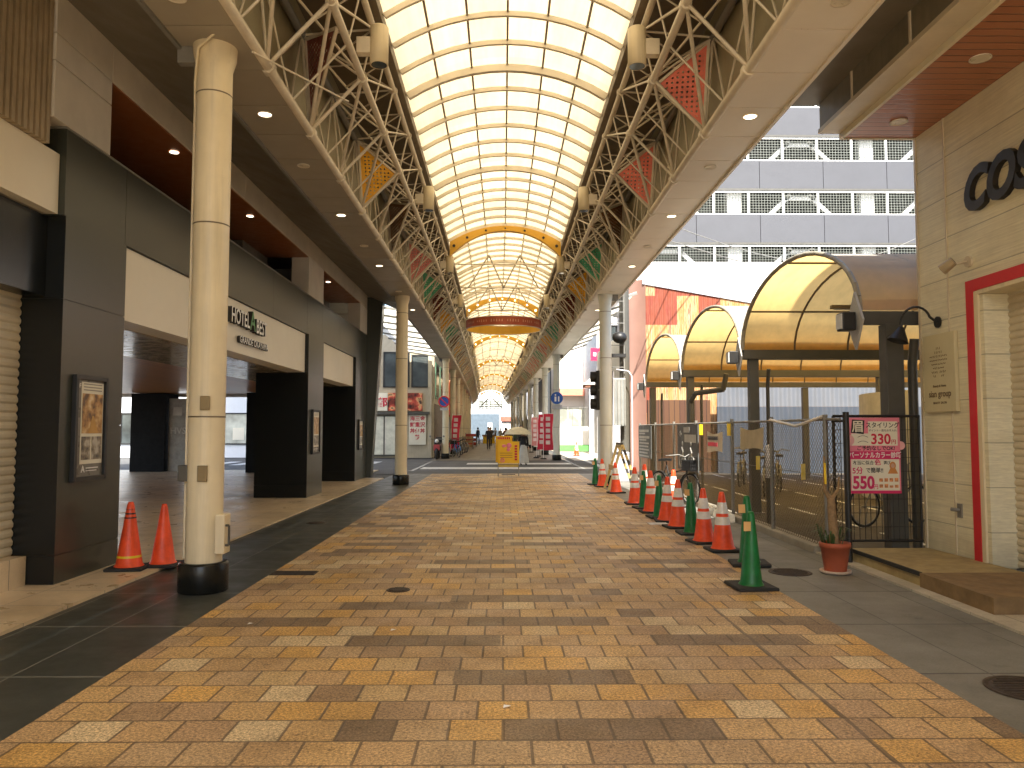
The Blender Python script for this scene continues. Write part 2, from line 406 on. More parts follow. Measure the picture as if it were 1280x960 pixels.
BARK = mat('dry_bark', (.28,.18,.09), .9, var=.3, vs=20, bump=.6)
LEAF = mat('grass_leaf', (.05,.10,.025), .5, var=.4, vs=12)
PINK = mat('pink_print', (.78,.22,.30), .4)
MAGENTA = mat('magenta_print', (.62,.02,.13), .4)
PAPER = mat('cream_print', (.76,.72,.58), .45, var=.04)
INKRED = mat('red_ink', (.55,.015,.05), .5)
INKBLK = mat('black_ink', (.018,.016,.014), .5)
SKIN = mat('skin', (.55,.33,.23), .5)
PALLET = mat('worn_ramp_wood', (.21,.135,.06), .7, var=.3, vs=5)
GLASSD = glass_mat('dark_window_glass')
GLASSL = glass_mat('pale_window_glass', (.42,.44,.38), .12)
RUST = corr_mat('rusted_corrugated_sheet', (.5,.2,.05), (.3,.1,.03), .16, 0, .8, rust=True)
PINKSH = corr_mat('pink_brown_sheet', (.19,.10,.075), (.24,.135,.10), .9, 0, .7, depth=.02)
GREYCOR = corr_mat('grey_corrugated_fence', (.10,.11,.125), (.135,.14,.15), .3, 0, .6, depth=.04)
LAMPON = emit('lamp_lens_lit', (1,.86,.62), 2.0)
LAMPOFF = mat('lamp_lens', (.72,.66,.52), .3)

# ------------------------------------------------------------------ the ground
def sheet(name, x0, x1, y0, y1, z, m, kind='structure', bnd=False, dy=4., **kw):
    b = MB()
    ys = rng(y0, y1, dy) if bnd else [y0, y1]
    b.strip([(x0, z), (x1, z)], ys)
    b.f = [f[::-1] for f in b.f]
    return b.build(name, m, bnd=bnd, kind=kind, **kw)
sheet('ground', -400, 400, -300, 600, -.03, ASPHALT)
sheet('brick_pavement', -2.42, 2.57, -60, 26.4, 0, PAVER)
sheet('stone_strip', -3.66, -2.42, -60, 26.4, -.001, DARKSTONE)
sheet('stone_path', 2.57, 3.8, -60, 26.4, -.001, GREYSTONE)
MB().box(-16, -3.66, -14, 23.7, -.02, .025).build('tile_pavement', HOTELTILE, kind='structure')
MB().box(-16, -4.6, 23.7, 28.5, -.02, .024).build('tile_pavement', HOTELTILE, kind='structure')
MB().box(3.8, 4.95, -14, 9.4, -.02, .02).build('tile_pavement', CREAMTILE, kind='structure')
sheet('road', -80, 80, 26.4, 37.6, -.012, ASPHALT)
cw = MB()
cw.box(-3.2, 3.6, 29.6, 31.0, -.011, -.006); cw.box(-1.6, 3.0, 33.6, 34.9, -.011, -.006)
for k in range(8): cw.box(5.2+k*1.1, 5.7+k*1.1, 27.4, 30.4, -.011, -.006)
for k in range(8): cw.box(-6.2-k*1.1, -5.7-k*1.1, 33, 36.5, -.011, -.006)
cw.build('road_markings', WHITELINE, kind='structure')
sheet('arcade_pavement', -3.4, 3.3, 37.6, 116, .0, FARPAVE, bnd=True)
sheet('plaza_pavement', 3.5, 30, 37.6, 60, -.008, mat('pale_plaza_paving', (.46,.42,.34), .7, var=.15))
sheet('parking_lot', 3.95, 26, 9.4, 27, .0, OLDASPHALT)
pl = MB()
for X in (5.5, 7.0, 8.6, 10.2):
    for k in range(9):
        pl.box(X-.04, X+.04, 10+k*1.8, 11.2+k*1.8, .002, .006)
pl.build('lot_markings', WHITELINE, kind='structure')
MB().box(3.78, 4.0, 9.4, 26.4, -.02, .09).build('kerb', mat('kerb_concrete', (.30,.28,.23), .8, bump=.3), kind='structure', bev=.015)

def cover(x, y, r, label, mt, sq=None):
    b = MB()
    if sq:
        b.box(x-sq[0]/2, x+sq[0]/2, y-sq[1]/2, y+sq[1]/2, .001, .007)
        for k in range(9):
            yy = y-sq[1]/2+sq[1]*(k+.5)/9; b.box(x-sq[0]/2+.015, x+sq[0]/2-.015, yy-.004, yy+.004, .007, .011)
    else:
        b.lathe([(r,.001),(r,.007),(r*.93,.007),(r*.9,.004),(r*.86,.004),(r*.84,.009),(.001,.009)], x, y, 0, 28)
        for k in range(-4,5):
            L = math.sqrt(max(0,(r*.78)**2-(k*r*.17)**2)); b.box(x-L, x+L, y+k*r*.17-.006, y+k*r*.17+.006, .009, .013)
    b.build('drain_grate' if sq else 'manhole_cover', mt, label=label, cat='drain cover')
IRON = mat('worn_iron', (.055,.04,.028), .55, metal=.4, var=.3, vs=15)
cover(-2.18, 8.15, 0, 'rectangular dark drain grate on the brick pavement beside the big cream column', IRON, (.46,.2))
cover(-.98, 7.3, .11, 'small round dark cap in the middle of the brick pavement', IRON)
cover(3.02, 8.15, .22, 'round rusty manhole cover on grey paving near the flower pot', IRON)
cover(3.05, 4.5, .24, 'round dark manhole cover on grey paving near the wooden ramp', IRON)
cover(-3.0, 12.5, .16, 'small round cover in the dark stone strip before the hotel', IRON)
MB().box(2.32,2.62,12.2,12.45,.001,.008).build('access_hatch', WHITELINE, label='small pale square hatch in the pavement beside the row of cones', cat='drain cover')

# ------------------------------------------------------------------ arcade roof
cx = .06
C1 = (2.5, 5.25); C2 = (1.85, 5.95); C3 = (1.71, 6.58); C4 = (2.62, 6.5)
SPR = 6.8; W = 1.6; RISE = .48
RAD = (W*W+RISE*RISE)/(2*RISE); A0 = math.asin(W/RAD); ZC = SPR+RISE-RAD
def arc(n, dr=0.):
    return [(cx+(RAD+dr)*math.sin(-A0+2*A0*i/n), ZC+(RAD+dr)*math.cos(-A0+2*A0*i/n)) for i in range(n+1)]
def arch_rib(b, y, w, h, dr=0., n=12, mi=0):
    a = arc(n, dr); c = arc(n, dr-h); k = 0; vs = []
    for (x1,z1),(x2,z2) in zip(a, c): vs += [(x1,y-w/2,z1),(x1,y+w/2,z1),(x2,y+w/2,z2),(x2,y-w/2,z2)]
    fs = []
    for i in range(n):
        p = 4*i; q = p+4
        for k in range(4): l = (k+1)%4; fs.append((p+k, q+k, q+l, p+l))
    fs += [(3,2,1,0),(4*n,4*n+1,4*n+2,4*n+3)]
    b.add(vs, fs, mi)
    return b
def roof_section(y0, y1, step, label, heavy=6, dk=1.):
    t = thing('arcade_roof', (cx+bend(y0), y0, SPR), label, 'arcade roof', 'barrel skylights over the arcade')
    ys = rng(y0, y1, 2.)
    b = MB(); b.strip(arc(16, .03), ys, smooth=True); b.build('skylight_panel', SKYLIGHT, t, bnd=True)
    for i in range(1, 6):
        a = -A0+2*A0*i/6; b = MB()
        for p, q in zip(ys, ys[1:]):
            b.beam((cx+(RAD-.01)*math.sin(a), p, ZC+(RAD-.01)*math.cos(a)), (cx+(RAD-.01)*math.sin(a), q, ZC+(RAD-.01)*math.cos(a)), .03, .035)
        b.build('glazing_bar', BARM, t, bnd=True)
    yy = 21.2 + math.ceil((y0-21.2)/step)*step; k = int(round((yy-21.2)/step)); n = 0
    while yy < y1-.05 and n < 100:
        hv = (k % heavy == 0)
        arch_rib(MB(), yy, .08 if hv else .048, .11*dk if hv else .07*dk, .0).build('arch_rib', RIBM, t, bnd=True)
        yy += step; k += 1; n += 1
    for s in (-1, 1):
        b = MB(); b.strip([(cx+s*1.60,6.83),(cx+s*1.60,6.68),(cx+s*1.75,6.68),(cx+s*1.75,6.96),(cx+s*1.60,6.96)], ys)
        b.build('gutter', STEELD, t, bnd=True)
    return t
roof_section(-2.7, 21.2, .778, 'cream barrel skylight with arched ribs over the brick pavement, before the first yellow arch')  # roof ended just behind the camera so sunlit paving adds front fill
roof_section(21.2, 32.8, .778, 'cream barrel skylight over the street crossing between two yellow arches')
roof_section(32.8, 112, .80, 'long barrel skylight vanishing over the far arcade beyond the crossing', dk=.5)

def yarch(y, label, lit):
    t = thing('arch_beam', (cx+bend(y), y, SPR-.3), label, 'arch beam', 'yellow arch beams across the skylight')
    n = 24; top = arc(n, -.10); b = MB(); vs = []
    for i, (x, z) in enumerate(top):
        e = abs(i-n/2)/(n/2); h = .14+.26*e**2
        vs += [(x,y-.07,z),(x,y+.07,z),(x,y+.07,z-h),(x,y-.07,z-h)]
    fs = []
    for i in range(n):
        p = 4*i; q = p+4
        for k in range(4): l = (k+1)%4; fs.append((p+k,q+k,q+l,p+l))
    fs += [(3,2,1,0),(4*n,4*n+1,4*n+2,4*n+3)]
    b.add(vs, fs).build('beam', YELLOWP, t, bnd=True)
    for i in (1, 4, 8, 12, 16, 20, 23):
        x, z = top[i]; e = abs(i-12)/12; r = .022+.022*e; h = .14+.26*e**2
        MB().disc((x, y-.072, z-h/2), (0,-1,0), r, .03 if lit else .012, 12).build('round_lamp' if lit else 'round_boss', LAMPON if lit else INKBLK, t, bnd=True)
for i, (y, lit) in enumerate([(21.2,0),(32.8,1),(46,1),(62,1),(78,1),(95,1),(112,1)]):
    yarch(y, '%s yellow arch beam across the barrel skylight%s' % (ORD[i], ', with dark round holes' if not lit else ', dotted with small round lamps'), lit)

def brace(ya, yb, label):
    t = thing('bracing_truss', (cx+bend(ya), ya, SPR), label, 'roof truss', 'zigzag bracing trusses under the skylight')
    zt = SPR+RISE-.18; zb = SPR-.05
    b = MB(); b.bar((cx-1.7,yb,zb),(cx+1.7,yb,zb),.03); b.build('chord', STEEL, t, bnd=True)
    b = MB(); b.bar((cx-1.5,ya,zt-.3),(cx+1.5,ya,zt-.3),.022); b.build('chord', STEEL, t, bnd=True)
    b = MB()
    pts = [(cx-1.3,yb,zb),(cx-.5,ya,zt),(cx,yb,zb),(cx+.5,ya,zt),(cx+1.3,yb,zb)]
    for p, q in zip(pts, pts[1:]): b.bar(p, q, .024)
    b.build('zigzag_web', STEEL, t, bnd=True)
brace(24.4, 28.2, 'first zigzag steel truss hanging under the skylight above the crossing')
brace(29.5, 33.6, 'second zigzag steel truss under the skylight, behind the round sign')
brace(58, 62.5, 'far zigzag steel truss under the skylight of the far arcade')

# lattice trusses at both sides
P = 1.75
def chord_pt(c, s, y): return Vector((cx+s*c[0], y, c[1]))
def truss(s, y0, y1, label):
    t = thing('lattice_truss', (cx+s*2.5+bend(y0), y0, 5.2), label, 'lattice truss', 'lattice trusses along the arcade')
    ys = rng(y0, y1, 2.)
    for c, r in ((C1,.055),(C2,.045),(C3,.042),(C4,.055)):
        b = MB()
        for p, q in zip(ys, ys[1:]): b.bar(chord_pt(c,s,p), chord_pt(c,s,q), r, 8, cap=False)
        b.build('chord', STEEL if c is not C4 else MGREY, t, bnd=True)
    b = MB(); k0 = math.ceil((y0-9.5)/P); k1 = math.floor((y1-9.5)/P)
    for k in range(k0, k1+1):
        y = 9.5+k*P; n = y+P if k < k1 else y; h = y+P/2
        q = lambda c, yy: chord_pt(c, s, yy)
        b.bar(q(C1,y), q(C4,y), .018, 5)
        b.bar(q(C1,y), q(C2,y), .024, 5); b.bar(q(C2,y), q(C4,y), .016, 5); b.bar(q(C3,y), q(C4,y), .016, 5); b.bar(q(C2,y), q(C3,y), .015, 5)
        b.bar(q(C1,y), q(C1,y)+Vector((0,.09,0)), .078, 8); b.bar(q(C2,y), q(C2,y)+Vector((0,.08,0)), .066, 8); b.bar(q(C3,y), q(C3,y)+Vector((0,.06,0)), .062, 8)
        if n > y:
            b.bar(q(C2,y), q(C1,n), .024, 5); b.bar(q(C4,y), q(C2,n), .017, 5); b.bar(q(C2,y), q(C3,n), .016, 5); b.bar(q(C4,y), q(C3,n), .016, 5)
            b.bar(q(C2,h), q(C3,h), .013, 5); b.bar(q(C4,h), q(C3,y), .013, 5); b.bar(q(C1,y), q(C4,n), .018, 5)
            b.bar(q(C1,h), q(C4,y), .014, 5); b.bar(q(C1,h), q(C4,n), .014, 5); b.bar(q(C1,h), q(C2,h), .014, 5); b.bar(q(C3,h), q(C4,h), .012, 5)
            m = (q(C2,h)+q(C4,h))/2
            b.bar(m, q(C4,y), .012, 5); b.bar(m, q(C3,h), .012, 5); b.bar(m, q(C2,y), .012, 5)
    b.build('lattice', STEEL, t, bnd=True)
side = {-1: 'hotel-side', 1: 'fence-side'}
for s in (-1, 1):
    truss(s, -2.7, 23.5, 'beige tubular lattice truss, %s, over the brick pavement' % side[s])
    truss(s, 23.5, 112, 'beige tubular lattice truss, %s, running far past the crossing' % side[s])

# fascia, soffit
for s in (-1, 1):
    t = thing('arcade_canopy', (cx+s*3.0, -4, 5.2), 'flat %s canopy along the %s edge of the arcade' % (('shade-darkened','hotel') if s < 0 else ('pale cream','fence')), 'canopy', 'side canopies of the arcade')
    ys = rng(-2.7, 112, 2.)
    b = MB(); b.strip([(cx+s*2.70,5.2),(cx+s*2.70,6.95),(cx+s*2.76,6.95),(cx+s*2.76,5.2)], ys); b.build('fascia_panel', KHAKI, t, bnd=True)
    b = MB(); b.strip([(cx+s*2.76,6.97),(cx+s*1.72,6.97),(cx+s*1.72,6.99),(cx+s*2.76,6.99)], ys); b.build('top_panel', STEELD, t, bnd=True)
    # soffit boards with dark joints
    b = MB(); ii = int((112+2.7)/.87)
    for i in range(ii):
        y = -2.7+i*.87; b.lbox(min(cx+s*2.52,cx+s*3.17), max(cx+s*2.52,cx+s*3.17), [y+.008, y+.862], 5.2, 5.23)
    b.build('soffit_boards', SOFFIT if s > 0 else SOFFIT_SHADE, t, bnd=True)
    b = MB(); b.strip([(cx+s*2.53,5.2312),(cx+s*3.16,5.2312)], ys); b.build('joint_backing', STEELD, t, bnd=True)
    b = MB(); b.strip([(cx+s*2.5,5.235),(cx+s*3.2,5.235),(cx+s*3.2,5.42),(cx+s*2.78,5.42)], ys); b.build('canopy_roof', STEELD, t, bnd=True)
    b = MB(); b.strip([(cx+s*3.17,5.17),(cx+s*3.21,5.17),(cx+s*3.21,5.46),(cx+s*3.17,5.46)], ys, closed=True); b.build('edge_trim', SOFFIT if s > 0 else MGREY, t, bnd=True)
t = thing('eave_board', (3.5,-12,5.4), 'brown eave board closing the gap between the cream soffit and the louvred shop box', 'eave')
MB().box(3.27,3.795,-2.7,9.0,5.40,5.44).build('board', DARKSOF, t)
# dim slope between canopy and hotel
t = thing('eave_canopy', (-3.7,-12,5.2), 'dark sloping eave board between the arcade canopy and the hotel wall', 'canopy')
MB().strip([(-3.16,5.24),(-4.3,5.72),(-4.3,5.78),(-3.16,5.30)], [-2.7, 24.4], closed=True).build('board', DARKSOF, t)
for s, y0, y1 in ((-1, 24.6, 40.6), (1, 23.0, 37.0)):
    t = thing('side_roof', (s*4, y0, 5.3), 'pale translucent corrugated side roof over the crossing, %s side' % ('hotel' if s < 0 else 'traffic light'), 'canopy', 'translucent side roofs at the crossing')
    b = MB(); b.strip([(s*3.28,5.40),(s*(5.2 if s < 0 else 4.05),5.68)], rng(y0,y1,2.)); b.build('sheet', SIDEROOF, t)
    b = MB()
    for y in rng(y0, y1, 1.9): b.beam((s*3.28,y,5.34),(s*(5.2 if s<0 else 4.05),y,5.62), .05, .07)
    b.build('rafters', MGREY, t)

# perforated triangles
TRIC = {'red': (.82,.22,.16), 'dark red': (.22,.035,.025), 'orange': (.92,.46,.03), 'brown': (.24,.10,.04), 'pink': (.75,.27,.24), 'green': (.09,.45,.26)}
PM = {k: perf_mat('perforated_%s_sheet' % k.replace(' ','_'), v) for k, v in TRIC.items()}
SM = {k: mat('%s_panel_edge' % k.replace(' ','_'), v, .5) for k, v in TRIC.items()}
def tri(s, y, skew, colr, label):
    a = chord_pt((C1[0]-.02, C1[1]+.06), s, y); b_ = chord_pt((C4[0]-.06, C4[1]-.06), s, y); c = chord_pt((C2[0]+.06, C2[1]), s, y+skew)
    for p in (a, b_, c): p.x += bend(p.y)
    t = thing('perforated_panel', a, label, 'panel', 'perforated triangles in the trusses')
    g = (a+b_+c)/3; ia, ib, ic = [p+(g-p)*.20 for p in (a,b_,c)]
    u = (b_-a).normalized(); nrm = (b_-a).cross(c-a).normalized(); w = nrm.cross(u)
    me = bpy.data.meshes.new('perforated_sheet'); me.from_pydata([p-a for p in (ia,ib,ic)], [], [(0,1,2)]); me.materials.append(PM[colr])
    uvl = me.uv_layers.new(name='UVMap')
    for i, p in enumerate((ia,ib,ic)): uvl.data[i].uv = ((p-a).dot(u), (p-a).dot(w))
    o = bpy.data.objects.new('perforated_sheet', me); C.objects.link(o); o.parent = t
    m = MB(); m.add([a,b_,c,ia,ib,ic], [(0,1,4,3),(1,2,5,4),(2,0,3,5)]); m.build('border', SM[colr], t)
    m = MB()
    for p, q in ((a,b_),(b_,c),(c,a)): m.beam(p, q, .035, .035, up=tuple(nrm))
    m.build('frame', STEEL, t)
LT = [('dark red',-1.2),('orange',.25),('brown',-1.5),('pink',.1),('green',.1),('dark red',-.6),('orange',.1),('green',.1),('brown',-.8),('orange',.1),('brown',-.5),('orange',.1)]
RT = [('red',.2),('red',.2),('brown',-1.0),('green',.1),('orange',.1),('dark red',-.3),('brown',-.6),('green',.1),('orange',.1),('red',.1),('green',.1),('red',.1)]
for s, L in ((-1,LT),(1,RT)):
    for k in range(24):
        colr, sk = L[k % 12]
        tri(s, 9.5+3.5*k, sk, colr, '%s perforated triangle in the %s truss, %s from the near end' % (colr, side[s], ORD[k]))

# cylinder lamps on the trusses
def cyl_lamp():
    t = thing('cylinder_lamp', (0,0,0), 'x', 'lamp', 'cylinder lamps on the trusses')
    MB().lathe([(.10,0),(.113,.0),(.113,.46),(.10,.475),(.02,.48)], n=20).build('housing', COLPAINT, t)
    MB().lathe([(.095,-.002),(.095,.012),(.001,.012)], n=20).build('lens', GLASSD, t)
    MB().box(.10,.27,-.06,.06,.13,.33).build('bracket', STEEL, t, bev=.008)
    return t
L0 = None
for s in (-1, 1):
    for k in range(14):
        y = 9.1+6.2*k; lab = 'beige cylinder lamp on the %s truss, %s from the near end' % (side[s], ORD[k])
        loc = (cx+s*1.57+bend(y), y, 5.92)
        if L0 is None: L0 = cyl_lamp(); o = L0; o.location = loc; o['label'] = lab; o.rotation_euler.z = math.pi
        else: o = copy_tree(L0, loc, 0 if s > 0 else math.pi, lab)

def downlight(x, y, z, label, on=True, r=.075):
    t = thing('downlight', (x,y,z), label, 'lamp', 'round ceiling downlights')
    MB().lathe([(r,0),(r*1.15,-.012),(r*1.12,.0)], x, y, z, 18, cap=False).build('rim', SOFFIT, t)
    MB().lathe([(r*.98,-.004),(.001,-.004)], x, y, z, 18, cap=False).build('lens', LAMPON if on else LAMPOFF, t)
for s in (-1, 1):
    for k, y in enumerate((6.4, 8.85, 10.6, 13.1, 15.3, 17.2, 20.4, 23.6)):
        downlight(cx+s*2.86, y, 5.198, 'round downlight in the %s canopy soffit, %s from the near end' % (side[s], ORD[k]), on=(k % 2 == 1))

# ring sign
t = thing('ring_sign', (0,28,5.15), 'round hanging ring banner, red outside and orange inside, over the crossing', 'hanging sign')
rs = MB(); n = 40; rc = cx+bend(28)
def ring(b, r, z0, z1, y=28, a0=0, a1=2*math.pi, mi=0):
    vs = []
    for i in range(n+1):
        a = a0+(a1-a0)*i/n; vs += [(rc+r*math.sin(a), y-r*math.cos(a), z0), (rc+r*math.sin(a), y-r*math.cos(a), z1)]
    b.add(vs, [(2*i,2*i+2,2*i+3,2*i+1) for i in range(n)], mi, True)
ring(rs, 1.38, 5.15, 5.47); rs.build('outer_band', mat('red_brown_banner', (.42,.09,.04), .5), t)
rs = MB(); ring(rs, 1.355, 5.15, 5.47); rs.build('inner_band', YELLOWP, t)
rs = MB()
for z in (5.15, 5.47): rs.torus((rc,28,z), (0,0,1), 1.37, .018, 40, 6)
for a in range(8): 
    an = a*math.pi/4+.39; rs.bar((rc+1.37*math.sin(an),28-1.37*math.cos(an),5.47),(rc+1.5*math.sin(an),28-1.37*math.cos(an),6.72),.008,5)
rs.build('hoop_frame', STEEL, t)
rs = MB()
random.seed(3)
for i in range(34):
    a = -1.15+2.3*i/33
    if i % 6 == 5: continue
    h = random.uniform(.03,.05); r = 1.386; w = .022
    p = Vector((rc+r*math.sin(a), 28-r*math.cos(a), 5.32)); tg = Vector((math.cos(a), math.sin(a), 0))
    rs.add([p-tg*w-Vector((0,0,h)), p+tg*w-Vector((0,0,h)), p+tg*w*.6+Vector((0,0,h)), p-tg*w*.6+Vector((0,0,h))], [(0,1,2,3)])
rs.build('pale_marks', mat('banner_mark', (.62,.33,.20), .5), t)

# ------------------------------------------------------------------ arcade columns
def column(pm):
    t = thing('arcade_column', (0,0,0), 'x', 'column', 'round arcade columns')
    MB().lathe([(.165,.27),(.165,4.98),(.20,5.1),(.205,5.2)], n=28).build('shaft', pm, t)
    b = MB()
    for z in (1.62, 3.45, 4.72): b.lathe([(.167,z-.007),(.168,z),(.167,z+.007)], n=28, cap=False)
    b.build('joint_band', STEELD, t)
    MB().lathe([(.215,0),(.225,.01),(.225,.25),(.215,.27),(.17,.272)], n=28).build('base', GRANITE, t)
    MB().beam((.0,0,5.12),(.35,0,5.12),.09,.16).build('bracket', MGREY, t)
    return t
colA = column(COLPAINT); colA.location = (-2.8,7.3,0); colA.rotation_euler.z = math.pi; colA['label'] = 'big cream round column with switch boxes, nearest of all, before the hotel'
colB = column(COLPALE); colB.location = (2.80,20.9,0); colB['label'] = 'pale grey round column beside the traffic light and ladder'
for k, y in enumerate((21.2, 40, 47.5, 55, 62.5, 70, 77.5, 85, 92.5, 100)):
    copy_tree(colA, (-2.8+bend(y), y, 0), math.pi, 'cream round column in the hotel-side row, %s from the near end' % ORD[k+1])
for k, y in enumerate((37.9, 46, 55, 63, 71, 79, 87, 95, 103)):
    copy_tree(colB, (2.80+bend(y), y, 0), 0, 'pale round column in the row beyond the traffic light, %s from the crossing' % ORD[k])
# fittings of the near column
def fit(name, label, b, m, bev=.006): return b.build(name, m, label=label, cat='switch box', group='boxes on the near column', bev=bev)
BRASS = mat('brown_switch_cover', (.24,.18,.09), .4, metal=.3)
fit('switch_box', 'small brown switch cover high on the big cream column', MB().box(-2.80,-2.71,7.115,7.14,1.68,1.81), BRASS)
fit('switch_box', 'small brown switch cover low on the big cream column', MB().box(-2.81,-2.72,7.115,7.14,1.02,1.17), BRASS)
fit('switch_box', 'dark little box with grey side sticking out of the big cream column', MB().box(-3.02,-2.93,7.19,7.29,1.02,1.17), DGREY)
t = thing('meter_box', (-2.6,7.2,.4), 'cream box with a handle on the side of the big cream column', 'switch box', 'boxes on the near column')
MB().box(-2.645,-2.555,7.14,7.3,.36,.72).build('box', COLPAINT, t, bev=.01)
MB().path([(-2.552,7.16,.44),(-2.52,7.16,.44),(-2.52,7.16,.62),(-2.552,7.16,.62)], .011, 6).build('handle', DGREY, t)
MB().path([(-2.985,7.3,.3),(-2.985,7.3,4.6),(-2.97,7.25,4.85),(-2.88,7.08,5.1),(-2.62,7.0,5.27),(-2.44,6.9,5.32)], .014, 6).build('cable_conduit', COLPAINT, label='cream cable pipe running up the big cream column to the truss', cat='pipe')
MB().path([(-2.44,7.3,5.17),(-1.95,9.45,5.62)], .012).build('stay_rod', STEEL, label='thin steel stay rod from the big column head to the dark red triangle', cat='rod')

# ------------------------------------------------------------------ hotel
hotel = thing('hotel_building', (-4.5,8,0), 'hotel with dark granite pillars, cream sign panels and an open drive-through', 'hotel')
FX = -4.28
MB().box(-16,-4.66,-14,28.4,5.8,27).build('upper_storeys', CONCRETE, hotel)
b = MB()
for y0,y1 in ((7.2,8.25),(8.26,12.6),(12.61,16.8),(16.81,18.2),(18.21,24.5)): b.box(-4.66,FX,y0,y1,5.31,7.6)
b.box(-4.66,FX,7.2,8.25,4.48,5.03); b.box(-4.66,FX,7.2,8.25,5.04,5.30)
b.box(-4.66,FX,16.8,18.2,4.48,5.30); b.box(-4.66,FX,22.9,24.5,4.48,5.30)
b.build('wall_panel', CONCRETE, hotel, bev=.004)
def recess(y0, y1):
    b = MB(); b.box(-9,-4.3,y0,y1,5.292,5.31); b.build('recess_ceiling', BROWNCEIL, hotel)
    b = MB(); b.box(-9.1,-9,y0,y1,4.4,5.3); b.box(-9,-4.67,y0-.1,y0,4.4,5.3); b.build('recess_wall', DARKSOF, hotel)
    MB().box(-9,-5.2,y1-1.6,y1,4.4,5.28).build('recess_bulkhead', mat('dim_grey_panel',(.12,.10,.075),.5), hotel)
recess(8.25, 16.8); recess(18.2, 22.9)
b = MB()
for y in (10.35, 13.5, 19.6):
    MB().lathe([(.06,-.006),(.001,-.006)], -4.5, y, 5.29, 16, cap=False).build('recess_light', LAMPON, hotel)
b = MB(); e = [7.46, 8.67, 11.5, 14.3, 16.8, 18.2, 20.2, 22.2, 24.4]
for y0,y1 in zip(e,e[1:]): b.box(-4.72,FX-.02,y0+.004,y1-.004,3.6,4.46)
b.box(-4.7,FX-.05,7.47,24.39,3.61,4.44); b.build('parapet', GRANITE2, hotel)
MB().box(-4.76,FX-.01,7.44,24.42,4.46,4.485).build('parapet_cap', MGREY, hotel)
MB().box(-4.7,-4.34,8.68,16.79,2.75,3.59).build('sign_panel', CREAMPANEL, hotel)
MB().box(-4.7,-4.34,18.21,22.19,2.75,3.59).build('sign_panel', CREAMPANEL, hotel)
MATTB = mat('soot_black_cladding', (.008,.008,.008), .7, spec=.2)
def pillar(x0,x1,y0,y1,top,mt=GRANITE2, mf=GRANITE):
    b = MB(); zs = [.02,.3,1.55,2.77,top]
    for z0,z1 in zip(zs,zs[1:]): b.box(x0,x1,y0,y1,z0+.004,z1-.004)
    b.box(x0+.01,x1-.01,y0+.01,y1-.01,.02,top)
    for i in range(len(b.m)): pass
    o = b.build('pillar', [mt, mf], hotel)
    for p in o.data.polygons:
        if abs(p.normal.y) > .9: p.material_index = 1  # end faces take the darker granite, their shade put into the colour
    return o
pillar(-5.1,FX,7.46,8.67,3.595); pillar(-5.4,-4.26,16.8,18.2,3.595); pillar(-6.2,-4.26,22.2,24.0,3.595)
b = MB(); b.poly([(-4.75,24.05,.02),(-4.12,24.05,.02),(-3.78,24.05,5.66),(-4.75,24.05,5.66)], (0,.4,0)); b.build('end_fin', GRANITE2, hotel)
pillar(-13.1,-11.9,27.2,28.3,2.75,MATTB,MATTB); pillar(-8.85,-7.4,26.6,28.3,2.75,MATTB,MATTB)
MB().box(-16,-6.4,8.68,28.4,2.8,2.84).build('carport_ceiling', WOODC, hotel)
MB().box(-6.38,-4.71,8.68,28.4,2.74,2.80).build('carport_soffit', mat('glossy_beige_soffit',(.38,.32,.22),.16,var=.08), hotel)
MB().box(-16,-4.73,9.1,28.4,2.86,5.75).build('carport_slab', DARKSOF, hotel) if False else None
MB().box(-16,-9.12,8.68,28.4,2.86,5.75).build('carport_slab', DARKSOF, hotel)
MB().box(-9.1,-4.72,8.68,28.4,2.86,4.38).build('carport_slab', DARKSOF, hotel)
MB().box(-16,-4.75,28.4,28.6,2.7,5.8).build('rear_lintel', OFFWHITE, hotel)
MB().box(-16.2,-16,-14,8.6,0,5.8).build('side_wall', OFFWHITE, hotel)
MB().box(-16,-5.11,8.45,8.66,.02,2.8).build('side_wall', GRANITE2, hotel)
# shuttered bay
def shutter(x, sgn, y0, y1, z0, z1, mt, parent, pitch=.085):
    b = MB(); sec = []; z = z0
    while z < z1-.001:
        for f, d in ((0,0),(.25,.016),(.6,.018),(.9,.004)): sec.append((x+sgn*d, z+f*pitch))
        z += pitch
    b.add([(p,y,q) for y in (y0,y1) for p,q in sec], [(i, i+1, len(sec)+i+1, len(sec)+i) for i in range(len(sec)-1)])
    return b.build('shutter', mt, parent)
shutter(-4.69, 1, -14, 7.45, .3, 2.84, SHUT, hotel)
MB().box(-5.0,-4.71,-14,7.45,0,5.8).build('bay_wall', GRANITE, hotel)
MB().box(-4.82,-4.46,-14,7.45,2.8,3.58).build('shutter_lintel', GRANITE, hotel)
MB().box(-4.82,-4.36,-14,7.455,3.605,4.2).build('sign_band', CREAMPANEL, hotel)
b = MB(); b.box(-4.80,-4.38,-14,7.19,4.2,7.6); b.build('screen_back', DARKSOF, hotel)
b = MB()
for y in rng(2.0, 7.13, .085): b.box(-4.38,-4.30,y,y+.048,4.205,7.6)
b.build('screen_slats', SLAT, hotel)
b = MB()
for y0,y1 in zip(rng(-14,7.45,.62), rng(-14,7.45,.62)[1:]): b.box(-4.7,-4.54,y0+.003,y1-.003,.02,.30)
b.build('plinth', CREAMPANEL if False else HOTELTILE, hotel)
